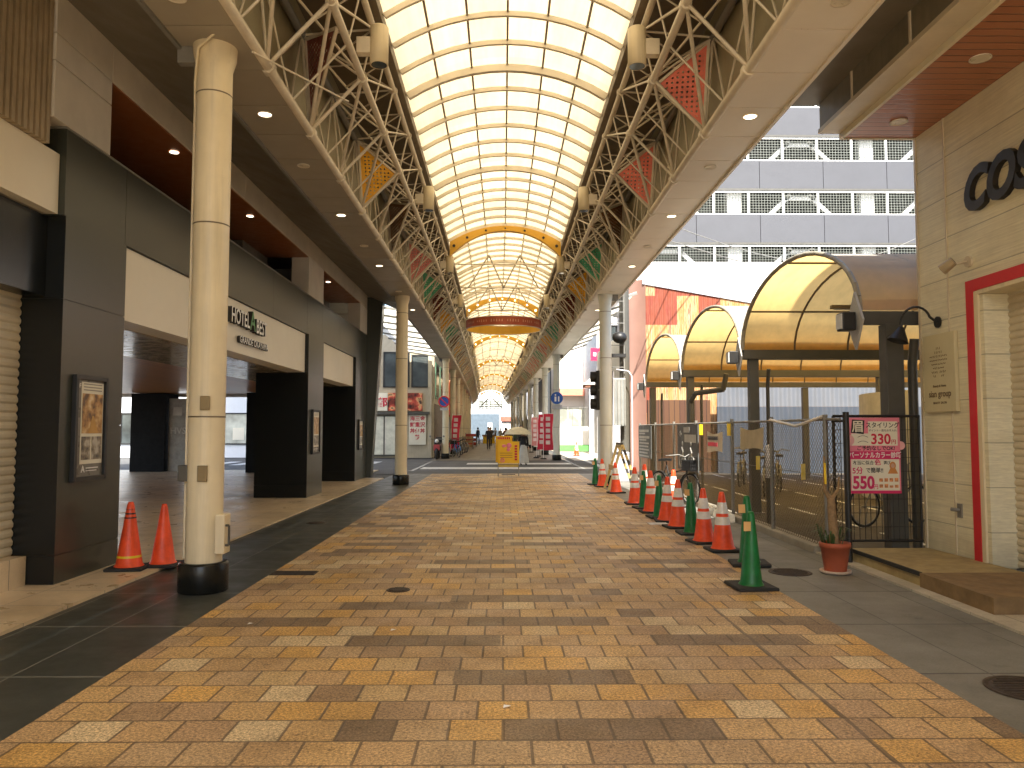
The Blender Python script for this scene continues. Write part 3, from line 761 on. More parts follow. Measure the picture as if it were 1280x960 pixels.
# letters
def letters(body, size, o, xd, mt_front, mt_side, parent, ext=.04, bold=.006, sx=1., shear=0., align='CENTER', mark=None):
    xd = Vector(xd); nz = xd.cross(Vector((0,0,1)))
    b = MB(); b.text(body, size, Vector(o), xd, (0,0,1), ext, 0, align, bold, sx, shear)
    ob = b.build('lettering', [mt_side, mt_front], parent)
    for p in ob.data.polygons:
        if p.normal.dot(nz) > .8: p.material_index = 1
    return ob
letters('HOTEL', .34, (-4.29,12.86,3.30), (0,1,0), WHITE, INKBLK, hotel, align='RIGHT', sx=.82)
letters('A', .46, (-4.29,13.02,3.32), (0,1,0), mat('green_letter',(.03,.22,.05),.4), INKBLK, hotel, sx=.9)
letters('BEST', .34, (-4.29,13.20,3.27), (0,1,0), WHITE, INKBLK, hotel, align='LEFT', sx=.82)
letters('GRANDE OKAYAMA', .155, (-4.30,13.95,2.97), (0,1,0), WHITE, INKBLK, hotel, ext=.025, align='RIGHT', sx=1.05, bold=.003)

# framed posters on the pillars
PH1 = photo_mat('warm_interior_photo', [(.35,(.10,.05,.02)),(.48,(.42,.22,.06)),(.6,(.62,.42,.18)),(.7,(.75,.62,.42))], 9)
PH2 = photo_mat('grey_room_photo', [(.35,(.06,.055,.05)),(.5,(.24,.2,.14)),(.65,(.5,.46,.38))], 14)
def poster(x, y0, y1, z0, z1, label):
    t = thing('framed_poster', (x,(y0+y1)/2,z0), label, 'poster', 'framed posters on the hotel pillars')
    f = .045; b = MB(); b.box(x,x+.05,y0,y0+f,z0,z1); b.box(x,x+.05,y1-f,y1,z0,z1); b.box(x,x+.05,y0+f,y1-f,z0,z0+f); b.box(x,x+.05,y0+f,y1-f,z1-f,z1)
    b.build('frame', BLACK, t, bev=.004)
    MB().box(x,x+.02,y0+f,y1-f,z0+f,z1-f).build('backing', mat('poster_grey',(.16,.15,.13),.3), t)
    w = y1-y0; h = z1-z0
    MB().box(x+.021,x+.024,y0+w*.22,y1-w*.10,z0+h*.16,z1-h*.06).build('sheet', PAPER, t)
    b = MB(); b.box(x+.025,x+.028,y0+w*.25,y1-w*.13,z0+h*.45,z1-h*.17); b.build('photo_print', PH1, t)
    b = MB(); b.poly([(x+.029,y0+w*.45,z0+h*.45),(x+.029,y0+w*.75,z0+h*.45),(x+.029,y0+w*.60,z0+h*.62),(x+.029,y0+w*.55,z0+h*.62)],(.001,0,0)); b.build('photo_print', mat('amber_print',(.55,.30,.06),.35), t)
    MB().box(x+.025,x+.028,y0+w*.25,y0+w*.52,z0+h*.20,z0+h*.42).build('photo_print', PH2, t)
    MB().box(x+.025,x+.028,y0+w*.56,y1-w*.13,z0+h*.20,z0+h*.42).build('photo_print', PH2, t)
    b = MB()
    for k in range(3): b.box(x+.025,x+.027,y0+w*.28,y1-w*.16,z1-h*(.085+.028*k),z1-h*(.075+.028*k))
    b.build('text_lines', mat('grey_ink',(.3,.27,.22),.5), t)
    b = MB(); b.text('A', h*.09, (x+.022,y0+w*.33,z0+h*.11), (0,1,0), (0,0,1), .001, bold=.002); b.box(x+.021,x+.023,y0+w*.42,y1-w*.2,z0+h*.115,z0+h*.125); b.box(x+.021,x+.023,y0+w*.42,y1-w*.25,z0+h*.09,z0+h*.097)
    b.build('lettering', WHITE, t)
    b = MB(); b.text('DF', h*.06, (x+.022,y0+w*.14,z1-h*.10), (0,1,0), (0,0,1), .001, bold=.001); b.build('lettering', WHITE, t)
poster(FX+.001, 7.66, 8.28, .98, 2.05, 'tall framed photo poster on the dark pillar beside the shutter and cones')
poster(-4.259, 17.1, 17.8, .95, 1.95, 'small framed poster on the second dark hotel pillar beyond the big column')
poster(-4.259, 22.6, 23.3, .9, 1.8, 'framed poster on the last hotel pillar before the crossing')

# sign board inside the drive-through
t = thing('notice_board', (-11.5,27.6,0), 'grey printed notice board standing beside the far drive-through pillar', 'sign board')
MB().box(-11.85,-11.2,27.4,27.45,.03,2.6).build('board', mat('grey_board',(.36,.35,.31),.5,var=.3,vs=3), t)
b = MB(); b.text('HVS', .32, (-11.52,27.395,1.45), (1,0,0), (0,0,1), .003, bold=.004); b.box(-11.7,-11.4,27.392,27.398,2.0,2.3); b.build('lettering', mat('pale_ink',(.55,.53,.47),.5), t)

# ------------------------------------------------------------------ cones
def cone(kind):
    name = 'traffic_cone'
    t = thing(name, (0,0,0), 'x', 'traffic cone')
    body = GREENC if kind == 'green' else ORANGEC
    H = .74
    r0 = .108 if kind == 'green' else .142
    def rad(z): return r0+(.032-r0)*(z-.03)/(H-.03)
    prof = [(r0+.018,.03),(r0+.008,.045),(rad(.06),.06)]
    prof += [(rad(z),z) for z in (.2,.35,.5,.65,.71)] + [(.026,H),(.0005,H)]
    MB().lathe(prof, n=24).build('body', body, t)
    b = MB(); b.box(-.2,.2,-.2,.2,0,.035); b.build('base_plate', RUBBER, t, bev=.012)
    if kind == 'striped':
        for z0,z1 in ((.33,.43),(.47,.61)):
            MB().lathe([(rad(z0)+.002,z0),(rad(z1)+.002,z1)], n=24, cap=False).build('reflective_band', REFL, t)
    if kind == 'green':
        MB().lathe([(rad(.5)+.002,.5),(rad(.53)+.002,.53)], n=24, cap=False).build('collar', GREENC, t)
        a = MB(); a.box(-.10,-.03,-.07,-.062,.56,.65); a.build('tag', mat('tan_tag',(.70,.42,.16),.6), t)
    if kind == 'plain':
        MB().lathe([(rad(.13)+.002,.13),(rad(.155)+.002,.155)], n=24, cap=False).build('yellow_sticker', YTAPE, t)
    return t
K = {k: None for k in ('striped','green','plain')}
def put_cone(kind, x, y, rz, label, group, sc=1., z=0.):
    if K[kind] is None: K[kind] = cone(kind); o = K[kind]; o.location = (x,y,z); o.rotation_euler.z = rz; o['label'] = label
    else: o = copy_tree(K[kind], (x,y,z), rz, label)
    o['group'] = group; q = sc*(1+.03*math.sin(x*37+y*11)); o.scale = (q,q,q); o.rotation_euler.x = .02*math.sin(y*13)*(1 if sc == 1 else 0); o.rotation_euler.y = .025*math.cos(y*7)*(1 if sc == 1 else 0)
    return o
G = 'traffic cones lined up along the fence'
put_cone('green', 2.36, 7.38, .1, 'front green traffic cone standing on the brick pavement edge', G)
put_cone('green', 2.74, 8.62, -.15, 'green traffic cone half hidden behind the front green cone', G)
put_cone('striped', 2.73, 9.6, .05, 'orange cone with white bands, nearest striped one of the fence row', G)
put_cone('striped', 2.68, 10.3, .2, 'orange cone with white bands, second nearest in the fence row', G)
put_cone('green', 2.72, 11.15, .0, 'green cone between two pairs of striped orange cones, in front of the bicycle', G)
put_cone('striped', 2.68, 11.85, .1, 'striped orange cone just past the green one near the bicycle wheel', G)
put_cone('striped', 2.68, 12.65, -.1, 'striped orange cone, fourth from the near end of the fence row', G)
put_cone('green', 2.67, 13.2, .1, 'green cone, third one along the fence row past the bicycle front', G)
put_cone('striped', 2.69, 14.0, .0, 'striped orange cone between the two farthest green cones of the row', G)
put_cone('green', 2.70, 14.75, .15, 'farthest green cone in the main row by the fence', G)
put_cone('striped', 2.67, 15.6, .0, 'striped orange cone at the far end of the main row', G)
put_cone('striped', 3.10, 17.0, .1, 'striped orange cone behind the row, below the dark sign board', G)
put_cone('striped', 3.32, 15.0, .1, 'striped orange cone standing behind the black bicycle frame', G)
put_cone('striped', 2.68, 18.3, .1, 'striped orange cone in front of the striped barricade', G)
put_cone('striped', 2.62, 20.3, .1, 'striped orange cone at the foot of the pale grey column', G)
put_cone('green', 2.52, 21.0, .1, 'green cone at the foot of the pale grey column', G)
H_ = 'plain orange cones by the hotel pillar'
o = put_cone('plain', -3.97, 8.3, .1, 'orange cone with yellow sticker and black striped tip beside the dark pillar', H_, .93, .025)
b = MB(); OFF[o.name] = Vector((0,0,0))
for k in range(3): b.lathe([(.062-.008*k,.56+.045*k),(.060-.008*k,.575+.045*k)], n=16, cap=False)
b.build('striped_tip', INKBLK, o)
o = cone('plain'); o['label'] = 'all orange cone standing next to the sticker cone by the hotel'; o['group'] = H_; o.location = (-3.70,8.5,.025); o.scale = (.9,)*3
for ch in list(o.children):
    if ch.name.startswith('yellow'): bpy.data.objects.remove(ch)
for i,(x,y) in enumerate(((4.6,48.5),(6.6,50.5),(4.2,44.0))): put_cone('striped', x, y, 0, 'distant striped orange cone on the sunny plaza, %s one' % ORD[i], 'cones on the far plaza')

# ------------------------------------------------------------------ shop on the fence side
shop = thing('shop_building', (5.2,8,0), 'cream sided shop with red framed shutter and wood lined canopy', 'shop')
WX = 4.95
b = MB(); b.box(WX,WX+.28,7.86,8.40,0,5.0); b.box(WX,WX+.28,8.406,9.0,0,5.0); b.box(WX,WX+.28,3.0,7.86,2.93,5.0); b.box(WX,WX+.28,-14,3.0,0,5.0)
b.build('wall', SIDING, shop)
MB().box(WX+.29,14,-14,8.99,0,9.5).build('building_mass', OFFWHITE, shop)
MB().box(WX-.012,WX+.01,8.395,8.411,0,5.0).build('joint_strip', SHUT, shop)
MB().box(WX-.015,WX+.02,8.975,9.012,0,5.0).build('corner_trim', SHUT, shop)
b = MB(); b.box(WX-.03,WX+.01,7.93,8.05,.10,3.07); b.box(WX-.03,WX+.01,2.9,7.93,2.95,3.07); b.build('red_frame', RED, shop)
b = MB(); b.box(WX-.022,WX+.29,7.862,7.928,.1,2.945); b.box(WX-.022,WX+.29,3.0,7.862,2.905,2.948); b.build('inner_frame', COLPAINT, shop)
b = MB(); b.box(WX,WX+.288,7.80,7.86,.1,2.9); b.build('reveal', SIDING, shop)
shutter(5.22, -1, 3.0, 7.8, .1, 2.93, SHUT, shop, .075)
MB().box(4.07,WX+.3,-14,9.0,5.002,5.03).build('canopy_lining', REDWOOD, shop)
b = MB(); b.box(4.05,4.09,-14,9.03,4.99,5.36); b.box(4.09,5.3,9.0,9.03,4.99,5.36); b.build('fascia', mat('cream_fascia',(.70,.64,.48),.45,var=.05), shop)
MB().box(4.05,5.3,-14,9.0,5.36,5.45).build('canopy_top', STEELD, shop)
b = MB(); b.box(3.80,4.04,-14,8.98,5.10,7.2); b.build('louvre_box', mat('dark_olive_louvre',(.19,.17,.12),.5,streak=.3), shop)
b = MB(); b.box(3.785,4.05,-14,9.0,5.05,5.10); b.box(3.99,4.06,-14,8.99,5.37,5.44)
b.box(3.785,3.80,6.9,6.93,5.1,7.2); b.box(3.785,3.80,8.1,8.13,5.1,7.2); b.box(3.785,3.80,4.9,4.93,5.1,7.2)
b.build('louvre_trim', SHUT, shop)
letters('COS', .60, (4.92,8.02,3.98), (0,-1,0), INKBLK, INKBLK, shop, ext=.03, bold=.022, shear=.28, align='LEFT', sx=.9)
for y, k in ((8.5,0),(7.0,1),(5.5,2)): downlight(4.5, y, 5.0, 'round downlight in the wood canopy of the shop, %s from the corner' % ORD[k], False, .085)

t = thing('wall_plaque', (4.92,8.56,1.7), 'cream plaque with a dotted tree emblem and small lettering on the siding', 'sign')
MB().box(4.905,4.948,8.26,8.88,1.70,2.58).build('board', mat('cream_plaque',(.60,.54,.33),.5,var=.05), t, bev=.005)
b = MB(); random.seed(11)
for i in range(10):
    for j in range(13):
        u = (j-6)/6; v = (i-4.5)/4.5
        r = math.hypot(u, v); th = math.atan2(v, u)
        if r < .55+.45*abs(math.cos(2.5*(th-math.pi/2))):
            yy = 8.57-u*.19; zz = 2.26+v*.2; a = th+random.uniform(-.5,.5); dy = math.cos(a)*.014; dz = math.sin(a)*.014
            b.add([(4.903,yy-dy-dz*.35,zz-dz+dy*.35),(4.903,yy+dy-dz*.35,zz+dz+dy*.35),(4.903,yy+dy+dz*.35,zz+dz-dy*.35),(4.903,yy-dy+dz*.35,zz-dz-dy*.35)], [(0,1,2,3)])
b.build('emblem', mat('brown_ink',(.14,.09,.05),.6), t)
b = MB(); b.text('sian group', .105, (4.902,8.56,1.90), (0,-1,0), (0,0,1), .001, bold=.001); b.text('Beauty & Home', .04, (4.902,8.56,1.99), (0,-1,0), (0,0,1), .001); b.text('BEAUTY  SALON', .036, (4.902,8.56,1.80), (0,-1,0), (0,0,1), .001)
b.build('lettering', MC['brown_ink'], t)

t = thing('gooseneck_lamp', (4.95,8.55,2.8), 'black gooseneck barn lamp above the cream plaque', 'lamp')
b = MB(); b.disc((4.95,8.62,2.72),(-1,0,0),.065,.02,18); b.build('wall_mount', BLACK, t)
pts = [(4.93,8.62,2.72)]
for i in range(11):
    a = math.pi*i/10; pts.append((4.74+.11*math.cos(a)-.0, 8.62+.02*i, 2.78+.13*math.sin(a)))
b = MB(); b.path(pts+[(4.62,8.84,2.72)], .014, 8); b.build('arm', BLACK, t)
b = MB(); b.lathe([(.12,0),(.115,.01),(.05,.13),(.03,.17)], n=20); b.xf(Matrix.Translation((4.60,8.86,2.53))@Matrix.Rotation(R(18),4,'Y')); b.build('shade', BLACK, t)
t = thing('spot_lamp', (4.9,8.2,3.3), 'small beige spot lamp on the siding below the big letters', 'lamp')
MB().disc((4.95,8.0,3.28),(-1,0,0),.06,.03,16).build('wall_mount', SHUT, t)
MB().path([(4.92,8.0,3.28),(4.84,8.08,3.27)], .015).build('arm', SHUT, t)
b = MB(); b.bar((4.82,8.07,3.30),(4.74,8.16,3.22),.05,14,r2=.06); b.build('head', mat('tan_lamp_metal',(.36,.29,.17),.4), t)
t = thing('wall_tap', (4.9,8.3,.6), 'small metal tap bracket low on the cream siding', 'tap')
b = MB(); b.box(4.93,4.95,8.28,8.35,.55,.70); b.build('plate', MGREY, t); b = MB(); b.bar((4.93,8.31,.63),(4.85,8.33,.64),.02); b.build('spout', MGREY, t)
t = thing('wooden_ramp', (4.4,7.6,0), 'worn brown wooden platform with ramp before the red framed shutter', 'ramp')
b = MB(); b.poly([(3.96,7.3,.02),(3.96,8.95,.02),(3.96,8.95,.13),(3.96,7.3,.15)], (.98,0,0)); b.build('platform', mat('platform_board',(.36,.28,.13),.65,var=.3,vs=4), t)
b = MB(); b.box(3.94,3.96,7.3,8.98,.115,.155); b.build('edge_strip', RUBBER, t)
b = MB(); b.poly([(3.93,6.2,.02),(3.93,7.295,.02),(3.93,7.295,.152),(3.93,6.2,.152)], (.3,0,0)); b.poly([(4.23,6.2,.02),(4.23,7.295,.02),(4.23,7.295,.152),(4.23,6.2,.152)], (.71,0,0)); b.box(4.3,4.95,2.9,6.19,.02,.10); b.build('ramp_board', PALLET, t)

# ------------------------------------------------------------------ fence
fence = thing('chain_link_fence', (3.85,15,0), 'grey chain link fence between the grey paving and the bicycle lot', 'fence')
py = [9.15, 11.0, 12.9, 15.3, 17.3, 19.4, 21.6]
for y in py: MB().bar((3.85,y,.0),(3.85,y,1.68),.03,10).build('post', MGREY, fence)
MB().bar((3.85,8.75,1.62),(3.85,21.6,1.62),.018,8).build('top_rail', MGREY, fence)
MB().bar((3.85,8.75,.95),(3.85,21.6,.95),.005,5).build('tension_wire', MGREY, fence)
b = MB(); h = 1.5; st = .075; y = 8.75-h
while y < 21.6:
    for sg in (0,1):
        ya, yb = (y, y+h); za, zb = .1, .1+h
        if ya < 8.75: za += 8.75-ya; ya = 8.75
        if yb > 21.6: zb -= yb-21.6; yb = 21.6
        if yb > ya:
            p, q = Vector((3.85-.003+sg*.006,ya,za)), Vector((3.85-.003+sg*.006,yb,zb))
            if sg: p.z, q.z = 1.7-p.z, 1.7-q.z
            b.bar(p, q, .0034, 3, cap=False)
    y += st
b.build('chain_link_mesh', mat('galvanised_wire',(.13,.105,.065),.5,metal=.3), fence)
MB().path([(3.83,9.15,1.66),(3.83,9.9,1.56),(3.83,10.05,1.55),(3.83,11.0,1.64)], .02, 6).build('plastic_tube', WHITE, label='white plastic tube sagging along the fence top beside the pink board', cat='tube')
gate = thing('mesh_gate', (4.4,9.15,0), 'black welded mesh gate panel between the fence and the shop corner', 'gate')
MB().bar((3.88,8.66,0),(3.88,8.66,1.70),.035,10).build('post', BLACK, gate)
b = MB(); gy = 9.05
for p,q in (((3.9,gy,1.66),(4.93,gy,1.66)),((3.9,gy,.2),(4.93,gy,.2)),((3.9,gy,.2),(3.9,gy,1.66)),((4.92,gy,.2),(4.92,gy,1.66)),((3.88,8.66,1.6),(3.9,gy,1.6))): b.bar(p,q,.016,6)
b.build('frame', BLACK, gate)
b = MB()
for x in rng(3.92,4.92,.065): b.bar((x,gy,.2),(x,gy,1.66),.0045,4)
for z in rng(.2,1.66,.16): b.bar((3.9,gy-.008,z),(4.93,gy-.008,z),.0045,4)
b.build('welded_mesh', BLACK, gate)

# pink beauty board
t = thing('beauty_sign', (4.33,8.9,.76), 'pink and cream price board with Japanese lettering hung on the black mesh gate', 'sign board')
x0,x1,z0,z1,ys_ = 4.03,4.63,.76,1.64,8.93
w = x1-x0; h = z1-z0
MB().box(x0,x1,ys_,ys_+.02,z0,z1).build('board', PINK, t, bev=.003)
b = MB(); b.box(x0+.02,x1-.02,ys_-.003,ys_+.001,z0+h*.04,z0+h*.45); b.box(x0+w*.38,x1-.03,ys_-.003,ys_+.001,z0+h*.63,z0+h*.95); b.box(x0+.03,x0+w*.38,ys_-.003,ys_+.001,z0+h*.63,z0+h*.79); b.build('cream_field', PAPER, t)
MB().box(x0,x1,ys_-.003,ys_+.001,z0+h*.45,z0+h*.555).build('magenta_band', MAGENTA, t); MB().box(x0,x1,ys_-.003,ys_+.001,z0,z0+h*.035).build('magenta_band', MAGENTA, t)
b = MB(); b.disc((x0-.005,ys_-.004,z0+h*.70),(0,-1,0),.065,.006,24); b.disc((x1+.01,ys_+.012,z0+h*.63),(0,-1,0),.05,.006,24); b.build('round_sticker', mat('pale_pink_print',(.80,.42,.42),.4), t)
b = MB(); b.poly([(x0+w*.04,ys_-.006,z0+h*.80),(x0+w*.29,ys_-.006,z0+h*.78),(x0+w*.31,ys_-.006,z0+h*.965),(x0+w*.07,ys_-.006,z0+h*.975)],(0,.002,0)); b.build('black_tile', INKBLK, t)
def lines(parent, mt, L, y):
    for s_, size, fx, fz, al, bold, sx in L: MB().text(s_, size, (x0+w*fx, y, z0+h*fz), (1,0,0), (0,0,1), .001, 0, al, bold, sx).build('lettering', mt, parent)
lines(t, PAPER, [('眉',.145,.175,.873,'CENTER',.002,1.)], ys_-.008)
lines(t, INKBLK, [('スタイリング',.072,.66,.895,'CENTER',.001,.92),('ポイント・眉毛お手入れ',.03,.66,.828,'CENTER',0,1.),('ご予約なしでOK!',.058,.52,.592,'CENTER',.001,1.),('本当に似合う',.052,.06,.40,'LEFT',.0005,.95),('選び',.045,.66,.40,'LEFT',.0005,.9),('で簡単!!',.065,.31,.30,'LEFT',.001,.9)], ys_-.0045)
lines(t, INKRED, [('330',.165,.62,.71,'CENTER',.004,.95),('円',.06,.87,.675,'CENTER',.001,1.)], ys_-.0045)
lines(t, WHITE, [('パーソナルカラー診断',.075,.5,.50,'CENTER',.0015,.82)], ys_-.0045)
lines(t, MAGENTA, [('色',.075,.55,.405,'CENTER',.001,1.),('5分',.088,.05,.295,'LEFT',.002,.95),('550',.20,.05,.135,'LEFT',.007,.85),('円',.06,.50,.085,'CENTER',.001,1.)], ys_-.0045)
b = MB(); b.ball((x0+w*.84,ys_-.003,z0+h*.365),.038,12,8,sc=(1,.1,1.25)); b.poly([(x0+w*.74,ys_-.004,z0+h*.26),(x0+w*.94,ys_-.004,z0+h*.26),(x0+w*.89,ys_-.004,z0+h*.33),(x0+w*.79,ys_-.004,z0+h*.33)],(0,.002,0)); b.build('portrait_print', mat('orange_brown_print',(.58,.24,.06),.5), t)
b = MB(); b.ball((x0+w*.84,ys_-.007,z0+h*.365),.022,12,8,sc=(1,.1,1.2)); b.build('portrait_print', SKIN, t)
b = MB(); random.seed(5)
for r_ in range(2):
    for k in range(4): b.box(x0+w*(.57+.1*k),x0+w*(.64+.1*k),ys_-.005,ys_-.001,z0+h*(.155-.08*r_),z0+h*(.195-.08*r_+random.uniform(-.01,.01)))
b.build('swatch_print', mat('orange_print',(.62,.26,.10),.5,var=.6,vs=30), t)
b = MB()
for k in range(2):
    pts = [(x0+w*(.17+.1*(i/6)*2), ys_-.006, z0+h*(.74-.07*k)+ .018*math.sin(math.pi*i/6)) for i in range(7)]
    b.path(pts, .003, 4)
b.build('eyebrow_print', INKBLK, t)

# other notices on the fence
for i,(y,z,lab) in enumerate(((9.68,.97,'yellow notice card on the fence beside the potted stump'),(11.4,1.01,'yellow notice card on the fence below the beige cloth'),(12.85,1.50,'yellow notice card on the post between the two cloths'),(14.65,1.50,'yellow notice card on the fence beside the dark bicycle board'))):
    MB().poly([(3.735,y-.05,z-.1),(3.82,y+.04,z-.1),(3.82,y+.04,z+.1),(3.735,y-.05,z+.1)],(.003,-.003,0)).build('notice_card', YTAPE, label=lab, cat='notice', group='yellow cards on the fence')
def cloth(y0,y1,z0,z1,label,txt,m):
    t = thing('cloth_banner', (3.81,(y0+y1)/2,z0), label, 'banner')
    n = 8; vs = []
    for i in range(n+1):
        f = i/n; yy = y0+(y1-y0)*f
        vs += [(3.81+.012*math.sin(f*9), yy, z0+.02*math.sin(f*5)), (3.815+.008*math.cos(f*7), yy, z1-.05*math.sin(math.pi*f))]
    b = MB(); b.add(vs, [(2*i,2*i+2,2*i+3,2*i+1) for i in range(n)], 0, True); b.build('cloth', m, t)
    if txt:
        b = MB()
        for k,(zz,l) in enumerate(((.72,.8),(.45,.7))):
            pass
        for k in range(9): b.box(3.79,3.795,y1-.12-k*.075,y1-.17-k*.075,z1-.155,z1-.09)
        b.build('printed_marks', INKBLK, t)
        b = MB()
        for k in range(8): b.box(3.79,3.795,y1-.13-k*.08,y1-.18-k*.08,z1-.27,z1-.2)
        b.build('printed_marks', INKRED, t)
cloth(13.35,14.35,1.10,1.47,'white cloth banner with red marks tied to the fence',True,mat('white_cloth',(.66,.60,.48),.8))
cloth(11.25,12.35,1.20,1.54,'plain beige cloth tied to the fence',False,mat('beige_cloth',(.50,.43,.29),.85))
SIGNG = mat('dark_grey_sign',(.085,.09,.085),.5)
def bikesign(y0,y1,z0,z1,label,icons):
    t = thing('parking_sign', (3.8,(y0+y1)/2,z0), label, 'sign board', 'dark grey bicycle parking boards')
    MB().box(3.79,3.81,y0,y1,z0,z1).build('board', SIGNG, t)
    b = MB(); w = y1-y0; X = 3.785
    if icons:
        b.box(X,X+.004,y0+w*.08,y0+w*.62,z1-.36,z1-.20); b.box(X,X+.004,y0+w*.38,y0+w*.66,z1-.16,z1-.05)
        b.box(X,X+.004,y1-w*.24,y1-w*.09,z1-.21,z1-.17); b.poly([(X,y1-w*.17,z1-.12),(X,y1-w*.17,z1-.26),(X,y1-w*.07,z1-.19)],(.004,0,0))
        for c0 in (y1-w*.28, y1-w*.70):
            for d_ in (-.16,.16): b.torus((X,c0+d_,z0+.17),(1,0,0),.11,.016,18,5)
            b.path([(X,c0-.16,z0+.17),(X,c0-.02,z0+.36),(X,c0+.16,z0+.17),(X,c0,z0+.17),(X,c0-.02,z0+.46)],.014,5); b.ball((X,c0,z0+.55),.05,8,6,sc=(.2,1,1)); b.bar((X,c0-.1,z0+.36),(X,c0+.03,z0+.47),.02,5)
    else:
        for k,l in enumerate((.8,.5,.85,.6,.8,.75,.8,.7,.8)): b.box(X,X+.004,y1-w*.08-w*l*.95,y1-w*.08,z1-.12-.085*k-(.045 if k in (0,2) else .02),z1-.10-.085*k)
    b.build('white_marks', mat('pale_grey_ink',(.5,.5,.46),.5), t)
bikesign(14.95,16.7,.66,1.60,'dark grey board with white bicycle rider pictures on the fence',True)
bikesign(19.7,21.5,.75,1.60,'dark grey board with lines of pale writing at the far fence end',False)
t = thing('white_pole', (3.95,12.0,0), 'post painted white above and dark below, just inside the fence', 'post')
MB().lathe([(.05,0),(.05,.75)], 4.15, 12.0, 0, 12).build('lower_post', DGREY, t); MB().lathe([(.055,.75),(.055,1.25),(.001,1.27)], 4.15, 12.0, 0, 12).build('upper_post', WHITE, t)

for i,(y,L_,lab) in enumerate(((12.9,.95,'broken white kerb block lying at the fence foot behind the striped cones'),(14.0,.8,'second white kerb block lying at the fence foot beyond the broken one'))):
    b = MB(); b.poly([(3.58,y-L_/2,.0),(3.62,y+L_/2,.0),(3.64,y+L_/2-.05,.13),(3.60,y-L_/2+.08,.12)],(.17,.03,0)); b.build('kerb_block', mat('chalky_concrete',(.62,.60,.52),.8,var=.2,vs=8), label=lab, cat='kerb block', group='loose kerb blocks', bev=.012)
# potted stump
t = thing('potted_plant', (3.48,8.1,0), 'dry forked stump with a few blades of grass in a terracotta pot', 'potted plant')
px, pyy = 3.48, 8.1
MB().lathe([(.11,.03),(.145,.27),(.155,.27),(.158,.32),(.142,.322),(.135,.28),(.001,.28)], px, pyy, 0, 24).build('pot', TERRA, t)
MB().lathe([(.12,.0),(.155,.012),(.16,.035),(.14,.036),(.13,.02),(.001,.02)], px, pyy, 0, 24).build('saucer', mat('pale_saucer',(.55,.42,.32),.6), t)
b = MB(); b.bar((px,pyy,.28),(px-.02,pyy,.55),.05,8,r2=.045); b.bar((px-.02,pyy,.55),(px-.03,pyy,.78),.045,8,r2=.038); b.bar((px-.03,pyy,.76),(px-.09,pyy,.86),.03,7,r2=.02); b.bar((px-.09,pyy,.85),(px-.10,pyy-.02,1.22),.02,7,r2=.012); b.bar((px-.03,pyy,.76),(px+.05,pyy,.88),.025,7,r2=.014); b.bar((px+.05,pyy,.87),(px+.06,pyy,1.0),.013,6,r2=.008)
b.build('trunk', BARK, t)
MB().bar((px-.095,pyy-.03,.93),(px-.10,pyy-.03,1.15),.012,6).build('yellow_stake', YTAPE, t)
b = MB(); random.seed(2)
for i in range(34):
    a = random.uniform(0,6.28); r = random.uniform(.02,.1); L = random.uniform(.12,.3); c = Vector((px+r*math.cos(a)-.03, pyy+r*math.sin(a), .28)); out = Vector((math.cos(a),math.sin(a),0))
    sd = out.cross(Vector((0,0,1)))*.008; m1 = c+out*L*.25+Vector((0,0,L*.75)); m2 = c+out*L*.75+Vector((0,0,L*.6))
    b.add([c-sd,c+sd,m1+sd,m1-sd,m2], [(0,1,2,3),(3,2,4)])
b.build('leaves', LEAF, t)

